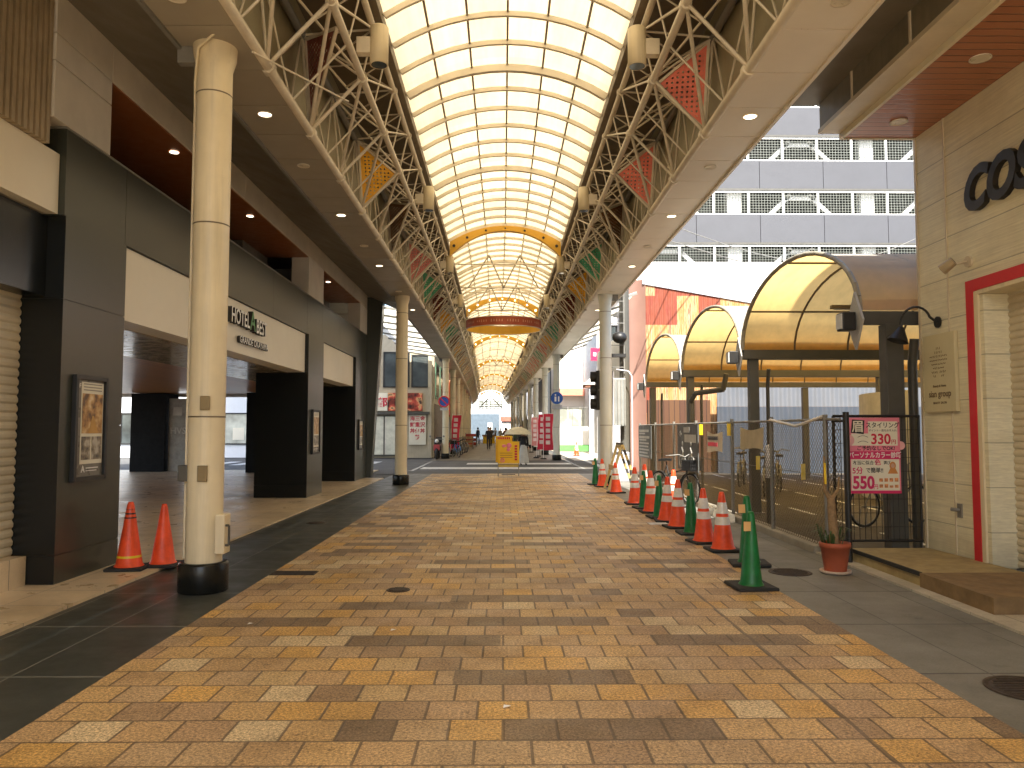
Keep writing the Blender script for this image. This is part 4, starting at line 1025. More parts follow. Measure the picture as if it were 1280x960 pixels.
# ------------------------------------------------------------------ bicycles
def bicycle(colr=BLACK, basket=True, label='x', group=None):
    t = thing('bicycle', (0,0,0), label, 'bicycle', group); r = .30; wb = .54
    for x, nm in ((wb,'wheel'),(-wb,'wheel')):
        b = MB(); b.torus((x,0,r+.02),(0,1,0),r,.017,32,6); tyre = b.build(nm, RUBBER, t)
        b = MB(); b.torus((x,0,r+.02),(0,1,0),r-.022,.009,32,5); b.build('rim', MGREY, tyre)
        b = MB(); b.bar((x,-.04,r+.02),(x,.04,r+.02),.02,8)
        for k in range(14): a = 2*math.pi*k/14; b.bar((x,0,r+.02),(x+(r-.03)*math.cos(a),0,r+.02+(r-.03)*math.sin(a)),.0018,3,cap=False)
        b.build('spokes', MGREY, tyre)
    bb = (-.10,0,.29); seat = (-.26,0,.76); head = (.40,0,.72); hd2 = (.44,0,.60)
    b = MB(); b.bar(bb,seat,.016); b.bar(bb,hd2,.02); b.bar((-.2,0,.58),head,.015); b.bar((-wb,0,r+.02),bb,.011); b.bar((-wb,0,r+.02),seat,.010); b.bar(head,(wb-.08,0,.5),.016); b.bar((wb-.08,.03,.5),(wb,.03,r+.02),.011); b.bar((wb-.08,-.03,.5),(wb,-.03,r+.02),.011); b.build('frame', colr, t)
    b = MB(); b.bar(head,(.36,0,.95),.013); b.path([(.36,0,.95),(.34,.12,1.0),(.22,.27,.98),(.12,.28,.97)],.011); b.path([(.36,0,.95),(.34,-.12,1.0),(.22,-.27,.98),(.12,-.28,.97)],.011); b.build('handlebar', MGREY, t)
    b = MB(); b.bar(seat,(-.28,0,.84),.012); b.poly([(-.44,-.09,.84),(-.44,.09,.84),(-.22,.035,.86),(-.10,.02,.86),(-.10,-.02,.86),(-.22,-.035,.86)],(0,0,.05)); b.build('saddle', BLACK, t, bev=.01)
    b = MB(); b.torus(bb,(0,1,0),.08,.008,18,5); b.bar((bb[0],.03,bb[2]),(bb[0]+.1,.07,bb[2]-.12),.009); b.bar((bb[0],-.03,bb[2]),(bb[0]-.1,-.07,bb[2]+.12),.009); b.box(bb[0]+.05,bb[0]+.15,.06,.15,bb[2]-.13,bb[2]-.11); b.box(bb[0]-.15,bb[0]-.05,-.15,-.06,bb[2]+.11,bb[2]+.13); b.build('crank', MGREY, t)
    for x in (wb,-wb):
        b = MB(); vs = []
        for i in range(13):
            a = R(20)+R(150)*i/12 if x < 0 else R(40)+R(125)*i/12
            for d in (-.025,.025): vs.append((x+(r+.035)*math.cos(a), d, r+.02+(r+.035)*math.sin(a)))
        b.add(vs, [(2*i,2*i+1,2*i+3,2*i+2) for i in range(12)],0,True); b.build('mudguard', colr, t)
    if basket:
        b = MB(); 
        for z,sx in ((.72,.13),(.80,.145),(.88,.16),(.95,.17)): b.path([(.60-sx,-.16,z),(.60+sx,-.16,z),(.60+sx,.16,z),(.60-sx,.16,z),(.60-sx,-.16,z)],.006,4)
        for k in range(8):
            f = k/7
            for yy in (-.16,.16): b.bar((.47+.26*f,yy,.70),(.43+.34*f,yy,.95),.004,4)
            for xx,x2 in ((.47,.43),(.73,.77)): b.bar((xx,-.16+.32*f,.70),(x2,-.16+.32*f,.95),.004,4)
        b.box(.47,.73,-.16,.16,.69,.70); b.box(.475,.725,-.15,.15,.70,.90); b.build('basket', BLACK, t)
    b = MB(); b.bar((-wb,.06,r),(-.60,.07,.03),.008); b.bar((-wb,-.06,r),(-.60,-.07,.03),.008); b.build('stand', MGREY, t)
    return t
bk = bicycle(label='black city bicycle with front basket parked between the cones and the fence'); bk.location = (3.50,15.75,0); bk.rotation_euler.z = math.atan2(-1.0,.42)
BB = 'bicycles parked in the covered lot'
bk2 = bicycle(MGREY, False, 'grey bicycle in the lot behind the pink price board', BB); bk2.location = (6.05,12.0,0); bk2.rotation_euler.z = .35
for i,(x,y,a) in enumerate(((6.0,17.6,1.2),(6.3,18.3,1.35),(6.8,19.0,1.3),(6.4,20.6,1.15),(6.7,21.4,1.25),(7.4,11.2,.5),(8.6,13.5,1.2))):
    copy_tree(bk2, (x,y,0), a, 'grey bicycle parked under the barrel canopies, %s in the lot behind the fence' % ORD[i])

# ------------------------------------------------------------------ barrel canopies over the lot
def vault(yc, label):
    t = thing('barrel_canopy', (4.4,yc,0), label, 'canopy', 'barrel canopies over the bicycle lot'); L = 15.
    hw = 2.30; z0 = 2.95; rise = 1.12; n = 20
    sec = [(yc-hw*math.cos(math.pi*i/n), z0+rise*math.sin(math.pi*i/n)) for i in range(n+1)]
    b = MB(); xs = rng(4.35, L, 1.0); vs = [(x,y,z+.012*math.sin(x*7+y*3)) for x in xs for y,z in sec]
    b.add(vs, [(i*(n+1)+k,(i+1)*(n+1)+k,(i+1)*(n+1)+k+1,i*(n+1)+k+1) for i in range(len(xs)-1) for k in range(n)],0,True); b.build('membrane', MEMB, t)
    b = MB(); b.path([(4.35,y,z) for y,z in sec],.035,8); b.build('front_hoop', mat('grey_beige_hoop',(.30,.27,.20),.5), t)
    for x in rng(5.3,L,.95):
        b = MB(); b.path([(x,y,z-.03) for y,z in sec],.02,5); b.build('hoop', STEELD, t)
    for k in (4,10,16):
        y,z = sec[k]; MB().bar((4.35,y,z-.03),(L,y,z-.03),.018,5).build('purlin', STEELD, t)
    for sg in (-1,1):
        MB().beam((4.35,yc+sg*2.27,2.86),(L,yc+sg*2.27,2.86),.10,.16).build('eave_beam', DGREY, t)
        b = MB(); b.strip([(0,0)],[0]) if False else None
        vs = []
        for x in xs: vs += [(x,yc+sg*2.30,2.95),(x,yc+sg*(2.30),3.08+.015*math.sin(x*5))]
        b.add(vs,[(2*i,2*i+2,2*i+3,2*i+1) for i in range(len(xs)-1)]); b.build('valance', MEMB, t)
    return t
v1 = vault(11.55,'nearest barrel canopy with yellow lining beside the shop wall')
vault(16.25,'middle barrel canopy with yellow lining in the bicycle lot')
vault(20.95,'farthest barrel canopy with yellow lining before the rusty shed')
for k,y in enumerate((9.25,13.9,18.6,23.3)):
    for j,x in enumerate((4.72 if k == 0 else 4.55,9.2,13.6)):
        r = .105 if k == 0 and j == 0 else .085
        w_ = 'nearest to the fence' if j == 0 else ('in the middle row' if j == 1 else 'in the back row')
        t = thing('canopy_post', (x,y,0), 'dark grey steel post under the barrel canopies, %s line, %s' % (ORD[k], w_), 'post', 'posts of the barrel canopies')
        b = MB(); b.box(x-r,x+r,y-r*.9,y+r*.9,.01,2.775); b.build('shaft', DGREY, t, bev=.006)
        b = MB(); b.box(x-r*1.6,x+r*1.6,y-r*1.6,y+r*1.6,.002,.018); b.build('base_plate', MGREY, t)
        if j == 0:
            b = MB(); b.path([(x+.28,y+.05,.02),(x+.28,y+.05,2.3),(x+.28,y-.02,2.6)],.055 if k == 0 else .035,10); b.build('downpipe', DGREY, t)
    t = thing('diamond_plate', (4.3,y,2.8), 'grey diamond plate with flood lamp at the canopy edge, %s from the shop' % ORD[k], 'lamp', 'diamond plates with flood lamps')
    b = MB(); b.poly([(4.28,y,2.47),(4.28,y-.2,2.82),(4.28,y,3.18),(4.28,y+.2,2.82)],(.03,0,0)); b.build('plate', mat('pale_grey_plate',(.40,.40,.38),.45), t)
    b = MB(); b.box(4.10,4.26,y-.09,y+.09,2.70,2.92); b.build('lamp_body', BLACK, t, bev=.01)
    b = MB(); b.box(4.085,4.10,y-.075,y+.075,2.72,2.90); b.build('lamp_glass', mat('flood_glass',(.6,.62,.62),.15), t)
t = thing('drain_pipe', (4.6,17.6,0), 'grey bent drain pipe beside the middle canopy post', 'pipe')
MB().path([(4.45,18.2,.02),(4.45,18.2,2.15),(4.5,17.9,2.35),(4.95,17.2,2.4),(5.0,17.1,2.75)],.06,10).build('pipe', DGREY, t)
t = thing('tube_light', (6,12,3.6), 'brown tube light fitting hanging under the nearest barrel canopy', 'lamp')
MB().box(5.6,7.0,12.9,13.0,3.56,3.62).build('housing', STEELD, t); MB().bar((5.65,12.95,3.55),(6.95,12.95,3.55),.014,8).build('tube', WHITE, t)

# ------------------------------------------------------------------ lot back walls, rusty shed
t = thing('corrugated_fence', (11,26.5,0), 'grey corrugated sheet fence at the back of the bicycle lot', 'fence')
MB().box(7.4,18,26.45,26.5,2.3,3.1).build('upper_sheet', GREYCOR, t); MB().box(7.38,18,26.40,26.49,0,2.295).build('shaded_lower_sheet', corr_mat('shade_blue_lower_sheet',(.035,.045,.06),(.05,.058,.072),.3,0,.6,depth=.03), t)  # shade on the lower fence is put into this sheet's dark blue-grey
t = thing('curved_wall', (9.6,17.4,0), 'pale curved corrugated wall in the lot beside the shop corner', 'wall')
b = MB(); n = 28; vs = []
for i in range(n+1):
    a = R(100+100*i/n); vs += [(10.9+2.9*math.cos(a),17.6+3.2*math.sin(a)*-1*-1-1.2,0),(10.9+2.9*math.cos(a),17.6+3.2*math.sin(a)-1.2,2.3)]
b.add(vs,[(2*i,2*i+2,2*i+3,2*i+1) for i in range(n)],0,False); b.build('sheet', mat('pale_sheet',(.40,.39,.34),.5,streak=.3), t)
shed = thing('rusty_shed', (8,28,0), 'shed clad in rusty orange and red corrugated sheets behind the lot', 'shed')
b = MB(); b.poly([(5.1,27.3,0),(15,27.3,0),(15,27.3,5.0),(5.1,27.3,6.75)],(0,.1,0)); b.build('front_wall', RUST, shed)
MB().box(5.12,7.36,27.2,27.29,0,2.55).build('shaded_timber_base', plank_mat('shaded_maroon_boards',(.055,.016,.008),(.12,.055,.016),.19,0,.7), shed)  # maroon boards, with the lower wall's shade put into their dark colour
b = MB(); n = 12; vs = []
for i in range(n+1):
    f = i/n; x = 4.30+.8*f; y = 27.25+.25*math.sin(math.pi*f); 
    vs += [(x-.05*math.sin(f*3),y,0),(x-.08*(1-f),y,6.9)]
b.add(vs,[(2*i,2*i+2,2*i+3,2*i+1) for i in range(n)],0,True); b.build('side_sheet', PINKSH, shed)
MB().box(4.3,15,27.6,35,0,5.0).build('shed_body', OFFWHITE, shed)
b = MB(); b.poly([(5.0,27.25,6.72),(15,27.25,4.97),(15,27.25,5.1),(5.0,27.25,6.88)],(0,8,0)); b.build('roof', LGREY, shed)
wb_ = thing('white_roof_building', (16,38,0), 'low building with a big white sloping roof behind the rusty shed', 'building')
b = MB(); b.box(6.8,36,36,42.5,0,7.6); b.build('walls', OFFWHITE, wb_)
b = MB(); b.poly([(6.6,35.5,7.6),(6.6,43,11.0),(6.6,43,7.6)],(30,0,0)); b.build('roof', WHITE, wb_)
# multi storey car park
cp = thing('car_park', (20,46,0), 'grey multi storey car park with mesh bands and white chevron braces', 'car park')
for k in range(8):
    z = 2.78+3.2*k
    b = MB(); e = rng(7.5,45,3.6)
    for x0_,x1_ in zip(e,e[1:]): b.box(x0_+.015,x1_-.015,44,44.25,z,z+1.66)
    b.build('spandrel', mat('grey_blue_cladding',(.060,.062,.070),.6,var=.05,vs=.4), cp); MB().box(7.5,45,44.3,60,z+.1,z+.5).build('floor_slab', mat('deck_concrete',(.12,.12,.11),.8), cp)
    MB().box(7.5,45,43.97,44.3,z-.12,z).build('shadow_strip', DGREY, cp)  # solid dark strip drawn as the shadow line below each spandrel
    z0_, z1_ = z+1.66, z+3.06
    b = MB()
    for x in rng(7.5,45,.17): b.box(x-.012,x+.012,44.10,44.12,z0_,z1_)
    for j in range(9): zz = z0_+(z1_-z0_)*(j+.5)/9; b.box(7.5,45,44.085,44.10,zz-.012,zz+.012)
    b.build('mesh_screen', mat('screen_grey',(.17,.18,.155),.5), cp)
    b = MB()
    for x in rng(8.2,45,2.1): b.box(x-.05,x+.05,44.03,44.085,z0_,z1_)
    b.box(7.5,45,44.02,44.08,z1_-.08,z1_); b.box(7.5,45,44.02,44.08,z0_,z0_+.06); b.build('screen_frame', WHITE, cp)
    for x in (13.6,21.5,29.4,37.3):
        MB().box(x-.4,x+.4,44.35,44.9,z0_-1.6,z1_+.1).build('white_column', WHITE, cp)
    for x in (9.65,17.5,25.4,33.3):
        b = MB(); b.beam((x-2.2,44.5,z0_-.3),(x-.55,44.5,z1_-.1),.2,.24); b.beam((x+2.2,44.5,z0_-.3),(x+.55,44.5,z1_-.1),.2,.24); b.box(x-.9,x+.9,44.4,44.6,z1_-.42,z1_-.2); b.build('chevron_brace', WHITE, cp)
MB().box(7.5,45,47.5,47.7,0,30).build('inner_wall', mat('dim_green_grey',(.05,.055,.042),.8), cp)
MB().box(7.5,7.8,44.0,47.5,0,28).build('side_wall', OFFWHITE, cp)

# ------------------------------------------------------------------ crossing: pole, signals, boxes
pole = thing('utility_pole', (3.45,22.6,0), 'dark utility pole with ladder rungs, transformer box and pipes behind the pale column', 'utility pole')
b = MB(); b.lathe([(.16,0),(.14,9)], 3.62, 22.8, 0, 14); b.build('shaft', DGREY, pole)
b = MB()
for z in rng(3.0,5.6,.32): b.bar((3.15,22.4,z),(3.55,22.4,z),.012,5)
b.bar((3.15,22.4,2.8),(3.15,22.4,5.8),.018,6); b.bar((3.55,22.4,2.8),(3.55,22.4,5.8),.018,6); b.build('ladder', MGREY, pole)
b = MB(); b.box(3.2,3.58,22.35,22.6,1.6,3.0); b.build('transformer_box', mat('grey_transformer',(.22,.23,.22),.4,streak=.3), pole, bev=.02)
b = MB()
for x in (3.24,3.34,3.44,3.54): b.box(x-.012,x+.012,22.31,22.35,1.65,2.95)
b.build('cooling_fin', MGREY, pole)
b = MB(); b.path([(3.2,22.3,.0),(3.2,22.3,3.2)],.03,8); b.path([(3.75,22.3,.0),(3.75,22.3,3.05),(3.65,22.3,3.2),(3.3,22.3,3.25)],.025,8); b.build('pipe', LGREY, pole)
b = MB(); b.box(3.12,3.4,22.28,22.42,.85,1.62); b.build('meter_box', LGREY, pole, bev=.01)
b = MB(); b.ball((3.42,22.4,4.2),.22,12,8,sc=(1,1,.8)); b.box(3.1,3.6,22.35,22.5,3.62,3.72); b.build('cable_drum', BLACK, pole)
for x, lab in ((3.25,'dark utility cabinet at the foot of the utility pole'),): MB().box(x-.02,x+.42,22.35,22.75,0,.85).build('utility_cabinet', LGREY, label='grey utility cabinet at the foot of the utility pole', cat='cabinet', bev=.015)
sig = thing('traffic_light', (2.5,21.5,2.2), 'black traffic light turned edge on, fixed behind the pale grey column', 'traffic light')
b = MB(); b.box(2.60,2.70,21.35,21.70,2.05,3.15); b.build('housing', BLACK, sig, bev=.02)
for z in (2.22,2.6,2.98):
    b = MB(); b.bar((2.60,21.52,z),(2.46,21.52,z),.15,16,cap=False); b.build('visor', BLACK, sig)
b = MB(); b.bar((2.62,21.5,2.6),(2.8,21.0,2.6),.03); b.build('bracket', MGREY, sig)
t = thing('barricade', (2.95,19.4,0), 'folding A frame barricade with yellow and black stripes beside the column', 'barricade')
BARR = corr_mat('yellow_black_stripes',(.6,.45,.12),(.6,.45,.12),.3,2,.6)
m_, nt_, b_ = newmat('striped_barricade'); 
st_ = mth(nt_,'GREATER_THAN',fract(nt_,mth(nt_,'MULTIPLY',sep(nt_,pos(nt_))[2],4.)),.5); nt_.links.new(mixc(nt_,st_,(.55,.40,.14),(.05,.045,.04)), b_.inputs['Base Color'])
for yy in (19.15, 19.9):
    b = MB(); b.beam((2.62,yy,.0),(2.95,yy,1.12),.06,.05,up=(0,1,0)); b.build('leg', mat('pale_yellow_leg',(.60,.46,.20),.6), t)
    b = MB(); b.beam((3.35,yy,.0),(2.97,yy,1.12),.06,.05,up=(0,1,0)); b.build('leg', m_, t)
b = MB(); b.beam((2.95,19.1,1.12),(2.95,19.95,1.12),.06,.1); b.build('top_bar', m_, t); b = MB(); b.beam((2.75,19.1,.55),(2.75,19.95,.55),.04,.12); b.build('cross_bar', m_, t)

# round signs on columns
t = thing('pedestrian_sign', (2.55,37.6,2.6), 'blue round pedestrian sign with white figures on a pale column', 'road sign')
xx = 2.80+bend(37.9); zz = 3.05
MB().disc((xx,37.68,zz),(0,-1,0),.30,.015,28).build('disc', mat('sign_blue',(.01,.09,.42),.4), t)
b = MB()
for dx,s_ in ((-.07,1.),(.09,.72)): b.ball((xx+dx,37.655,zz+.15*s_+ (0 if s_==1. else -.05)),.04*s_,8,6,sc=(1,.15,1)); b.box(xx+dx-.045*s_,xx+dx+.045*s_,37.65,37.66,zz-.17,zz+.11*s_-.04)
b.build('figures', WHITE, t); MB().box(xx-.25,xx+.25,37.66,37.68,2.52,2.70).build('lower_plate', LGREY, t)
t = thing('no_parking_sign', (-3.1,39.6,2.6), 'round no parking sign, blue with red ring and slash, on a cream column', 'road sign')
xx = -2.87+bend(40); zz = 2.95
MB().disc((xx,39.78,zz),(0,-1,0),.30,.012,28).build('disc', MC['sign_blue'], t)
b = MB(); b.torus((xx,39.76,zz),(0,1,0),.265,.035,28,6); b.beam((xx-.18,39.76,zz+.18),(xx+.18,39.76,zz-.18),.06,.02,up=(0,1,0)); b.build('red_ring', RED, t)
MB().box(xx-.2,xx+.2,39.765,39.78,2.50,2.62).build('lower_plate', LGREY, t)

# yellow signboards at the crossing
t = thing('standing_sign', (.05,24.8,0), 'yellow standing sign board with pink picture and red writing in mid street', 'sign board')
YB = mat('yellow_board',(.85,.52,.01),.45,var=.05)
MB().box(-.24,.30,24.9,24.94,.45,1.30).build('rear_board', YB, t)
MB().box(-.17,.52,24.78,24.82,.42,1.12).build('front_board', YB, t)
b = MB()
for x in (-.16,.50): b.bar((x,24.8,.0),(x,24.8,.45),.014,6); b.bar((x,25.1,.0),(x,24.86,.45),.012,6)
b.bar((-.16,24.8,.38),(.50,24.8,.38),.014,6); b.build('stand', MGREY, t)
MB().box(-.17,.51,24.79,24.84,.30,.41).build('lower_rail', mat('dull_yellow',(.55,.42,.10),.5), t)
b = MB(); b.ball((.19,24.775,.99),.085,10,6,sc=(1,.1,1)); b.ball((.03,24.775,.98),.06,10,6,sc=(1.2,.1,.8)); b.ball((.17,24.775,.86),.06,10,6,sc=(1,.1,1)); b.build('pink_picture', PINK, t)
b = MB()
for k in range(6): b.box(.37,.45,24.772,24.778,1.0-.085*k-.06,1.0-.085*k)
for k in range(7): b.box(-.18+.06*k,-.14+.06*k,24.89,24.898,1.19,1.26)
b.build('red_marks', INKRED, t)
b = MB()
for k in range(3): b.box(-.10,.30,24.773,24.778,.74-.07*k,.755-.07*k)
b.build('text_lines', mat('brown_print',(.35,.16,.03),.5), t)
b = MB(); b.torus((-.02,24.775,.52),(0,1,0),.06,.012,18,5); b.bar((-.06,24.775,.56),(.02,24.775,.48),.01,5); b.build('prohibition_mark', PINK, t)
MB().box(-.05,.4,25.6,25.95,.001,.01).build('drain_grate', IRON, label='brown drain grate behind the yellow standing sign', cat='drain cover')

# ------------------------------------------------------------------ people
def skin_body(name, joints_, edges, radii, mt, parent, sub=2):
    me = bpy.data.meshes.new(name); me.from_pydata(joints_, edges, []); o = bpy.data.objects.new(name, me); C.objects.link(o)
    md = o.modifiers.new('s','SKIN'); 
    for i, r in enumerate(radii): me.skin_vertices[0].data[i].radius = (r, r)
    me.skin_vertices[0].data[0].use_root = True
    o.modifiers.new('ss','SUBSURF').levels = sub; o.modifiers['ss'].render_levels = sub
    me.materials.append(mt); o.parent = parent; 
    return o
def person(loc, rz, hgt, shirt, trousers, hair, label, group=None, skirt=None, stride=.16, raise_arm=False):
    t = thing('person', (0,0,0), label, 'person', group); k = hgt/1.65
    legs_m = trousers
    J = [(0,0,.92),(0,0,1.15),(0,.0,1.36),(0,0,1.44),(0,.01,1.50),
         (-.17,0,1.36),(-.22,.02,1.10),(-.22,-.08,.88),(.17,0,1.36),(.22,.02,1.10),(.22,-.08,.88),
         (-.09,0,.88),(-.095,-stride*.4,.48),(-.095,-stride*.2,.08),(-.095,-stride*.2-.13,.03),(.09,0,.88),(.095,stride*.3,.48),(.095,stride,.10),(.095,stride-.13,.04)]
    if raise_arm: J[9] = (.26,-.10,1.16); J[10] = (.14,-.24,1.24)
    E = [(0,1),(1,2),(2,3),(3,4),(2,5),(5,6),(6,7),(2,8),(8,9),(9,10),(0,11),(11,12),(12,13),(13,14),(0,15),(15,16),(16,17),(17,18)]
    rad = [.125,.115,.11,.05,.05,.06,.045,.03,.06,.045,.03,.085,.06,.042,.035,.085,.06,.042,.035]
    J = [tuple(c*k for c in j) for j in J]; rad = [r*k for r in rad]
    body = skin_body('body', J, E, rad, SKIN, t)
    # one continuous figure, trousers below the waist by height
    m, nt, bs = newmat('clothes_'+str(len(bpy.data.materials))); z = sep(nt, N(nt,'ShaderNodeTexCoord').outputs['Object'])[2]
    c = mixc(nt, mth(nt,'GREATER_THAN',z,.93*k), trousers, shirt); c = mixc(nt, mth(nt,'LESS_THAN',z,.075*k), c, (.02,.02,.02)); c = mixc(nt, mth(nt,'GREATER_THAN',z,1.40*k), c, (.55,.33,.23))
    nt.links.new(c, bs.inputs['Base Color']); bs.inputs['Roughness'].default_value = .8; body.data.materials[0] = m
    b = MB(); b.ball((0,0,1.565*k),.095*k,14,10,sc=(.82,.95,1.2)); b.ball((0,-.092*k,1.56*k),.018*k,6,5); b.ball((-.078*k,0,1.56*k),.022*k,6,5,sc=(.5,1,1.3)); b.ball((.078*k,0,1.56*k),.022*k,6,5,sc=(.5,1,1.3)); b.build('head', SKIN, t)
    b = MB(); b.ball((-.032*k,-.082*k,1.575*k),.011*k,6,5); b.ball((.032*k,-.082*k,1.575*k),.011*k,6,5); b.build('eyes', INKBLK, t)
    b = MB(); b.ball((0,-.085*k,1.515*k),.02*k,6,5,sc=(1.2,.5,.35)); b.build('mouth', INKRED, t)
    b = MB(); b.ball((0,.02*k,1.60*k),.102*k,14,10,sc=(.9,.98,1.05)); b.build('hair', hair, t)
    for side_, i in (('a',7),('b',10)):
        p = Vector(J[i]); d = (p-Vector(J[i-1])).normalized(); b = MB(); b.ball(p+d*.05*k,.038*k,8,6,sc=(.6,1,1.1)); u = d.cross(Vector((1,0,0))).normalized()
        for f in range(4): q = p+d*.08*k+u*(f-1.5)*.017*k; b.bar(q, q+d*(.055-.006*abs(f-1))*k, .008*k, 5); 
        b.bar(p+d*.03*k+u*.03*k, p+d*.075*k+u*.06*k, .009*k, 5); b.build('hand', SKIN, t)
    if skirt:
        b = MB(); n = 24; vs = []
        for z_, r_ in ((.98,.125),(.80,.17),(.50,.22),(.14,.27)):
            for i in range(n): a = 2*math.pi*i/n; rr = r_*(1+.07*math.sin(6*a)*(1-z_)); vs.append((rr*k*math.cos(a), rr*k*.85*math.sin(a)+.02, z_*k))
        b.add(vs,[(j*n+i,j*n+(i+1)%n,(j+1)*n+(i+1)%n,(j+1)*n+i) for j in range(3) for i in range(n)],0,True); b.build('skirt', skirt, t)
    t.location = loc; t.rotation_euler.z = rz
    return t
HAIR = mat('dark_hair',(.02,.014,.010),.5)
P0 = person((.86,32.4,0), 2.7, 1.45, (.02,.02,.025), (.5,.5,.47), HAIR, 'woman in black top and long pale skirt walking under a cream umbrella', skirt=mat('pale_skirt',(.52,.52,.48),.8), raise_arm=True)
t = thing('umbrella', (.78,32.4,1.2), 'open cream umbrella held over the woman in the pale skirt', 'umbrella')
b = MB(); n = 16; vs = [(.62,32.5,1.62)]
for r_, z_ in ((.18,1.60),(.36,1.53),(.50,1.42),(.58,1.30)):
    for i in range(n): a = 2*math.pi*i/n; rr = r_*(1 if i % 2 == 0 else .95); vs.append((.62+rr*math.cos(a),32.5+rr*math.sin(a),z_))
fs = [(0,1+i,1+(i+1)%n) for i in range(n)]+[(1+j*n+i,1+(j+1)*n+i,1+(j+1)*n+(i+1)%n,1+j*n+(i+1)%n) for j in range(3) for i in range(n)]
b.add(vs,fs,0,True); b.build('cover', mat('cream_umbrella_cloth',(.66,.60,.42),.7), t); MB().bar((.62,32.5,1.64),(.72,32.55,1.0),.009,6).build('shaft', MGREY, t)
FP = 'shoppers far down the arcade'
person((-1.1,58,0),.3,1.66,(.03,.03,.035),(.03,.03,.04),HAIR,'distant shopper all in black beside the hotel-side columns',FP)
person((.2,62,0),3.0,1.62,(.12,.04,.045),(.05,.05,.06),HAIR,'distant shopper in a dark red jacket in mid arcade',FP)
person((1.05,46,0),.2,1.72,(.05,.05,.05),(.10,.10,.12),HAIR,'distant man whose head shows above the cream umbrella',FP)
person((-.9,88,0),.1,1.65,(.22,.20,.18),(.05,.05,.06),HAIR,'far shopper in a grey top near the yellow stall',FP)
person((.3,94,0),3.0,1.65,(.4,.38,.34),(.06,.06,.08),HAIR,'far shopper in a pale top at the arcade end',FP)
for i,(x,y,hh,c1,c2,wd) in enumerate(((-.35,70,1.7,(.16,.15,.14),(.04,.04,.05),'grey'),(1.2,74,1.6,(.30,.10,.08),(.08,.07,.06),'brick red'),(-1.6,78,1.68,(.05,.07,.12),(.05,.05,.05),'navy'),(.75,82,1.62,(.35,.33,.28),(.12,.10,.08),'cream'),(-.2,100,1.66,(.1,.1,.1),(.04,.04,.04),'charcoal'))):
    person((x+bend(y),y,0),.4+i,hh,c1,c2,HAIR,'distant shopper in a %s jacket walking between the far shop rows'%wd,FP)
for i,(x,y,wd,ht,cn,cl) in enumerate(((1.55,56,.7,1.15,'dark green',(.03,.07,.035)),(1.5,64,.9,1.3,'black',(.03,.03,.03)),(-2.2,60,.8,1.0,'tan',(.35,.24,.12)),(-2.1,67,.9,1.2,'red',(.40,.05,.04)),(1.3,86,1.0,1.2,'blue',(.06,.12,.3)))):
    xx=x+bend(y); tt=thing('display_rack',(xx,y,0),'%s shop display rack standing out in the far arcade'%cn,'rack','display racks in the far arcade'); mm=mat('rack_'+cn.replace(' ','_'),cl,.6,var=.5,vs=4)
    b=MB()
    for a in (-1,1):
        for d_ in (-1,1): b.bar((xx+a*wd/2,y+d_*.3,0),(xx+a*wd/2,y+d_*.3,ht),.02,5)
    b.build('rack_frame',MGREY,tt)
    for k in range(3): MB().box(xx-wd/2+.02,xx+wd/2-.02,y-.28,y+.28,.15+k*ht*.31,.15+k*ht*.31+ht*.2).build('goods_tray',mm,tt)
t = thing('market_stall', (-.6,90,0), 'low stall with yellow cloth near the far end of the arcade', 'stall')
MB().box(-2.2,-.9,84,85,0,.75).build('table', YTAPE, t); b = MB(); b.box(-2.3,-.8,84,85.2,.76,.95); b.build('goods', mat('mixed_goods',(.35,.18,.08),.7,var=.6,vs=8), t)

# ------------------------------------------------------------------ far arcade sides
def window(b_name, parent, x0, x1, y, z0, z1, fm=BLACK, gm=GLASSD, mull=1):
    f = .07; b = MB(); b.box(x0,x1,y-.06,y,z0,z0+f); b.box(x0,x1,y-.06,y,z1-f,z1); b.box(x0,x0+f,y-.06,y,z0+f,z1-f); b.box(x1-f,x1,y-.06,y,z0+f,z1-f)
    for k in range(mull): xm = x0+(x1-x0)*(k+1)/(mull+1); b.box(xm-.03,xm+.03,y-.055,y,z0+f,z1-f)
    w_ = b.build('window', fm, parent); MB().box(x0+f,x1-f,y-.02,y-.005,z0+f,z1-f).build('pane', gm, w_)
cb = thing('corner_shop', (-6,41,0), 'beige two storey corner restaurant across the road with red lettered signs', 'shop')
BEIGE = mat('beige_wall',(.46,.40,.29),.75,var=.12,streak=.2)
b = MB(); b.box(-10,-3.75,41,52,0,6.6); b.build('wall', BEIGE, cb)
window('w', cb, -8.2,-6.6,40.99,3.75,5.65,BLACK,GLASSL,1); window('w', cb, -6.4,-5.0,40.99,3.75,5.65,BLACK,GLASSD,1); window('w', cb, -4.9,-3.95,40.99,3.75,5.5,BLACK,GLASSD,0)
b = MB(); b.box(-9.5,-3.9,40.75,40.98,2.3,2.45); b.build('awning', DGREY, cb)
MB().box(-7.2,-6.15,40.86,40.97,2.5,3.45).build('sign_board', PAPER, cb)
b = MB(); b.text('京都', .52, (-6.66,40.84,2.92),(1,0,0),(0,0,1),.005,bold=.01); b.build('lettering', INKRED, cb)
MB().box(-6.13,-4.3,40.86,40.97,2.5,3.45).build('food_photo', photo_mat('sushi_photo',[(.36,(.03,.012,.01)),(.47,(.30,.05,.03)),(.55,(.62,.10,.06)),(.62,(.75,.42,.2)),(.7,(.04,.02,.015))],2.6), cb)
b = MB(); b.box(-7.3,-5.3,40.9,40.98,.1,2.25); b.build('door_frame', DGREY, cb)
b = MB(); b.box(-7.22,-6.35,40.88,40.9,.18,2.2); b.box(-6.27,-5.38,40.88,40.9,.18,2.2); b.build('door_glass', mat('bright_shop_glass',(.62,.62,.52),.3), cb)
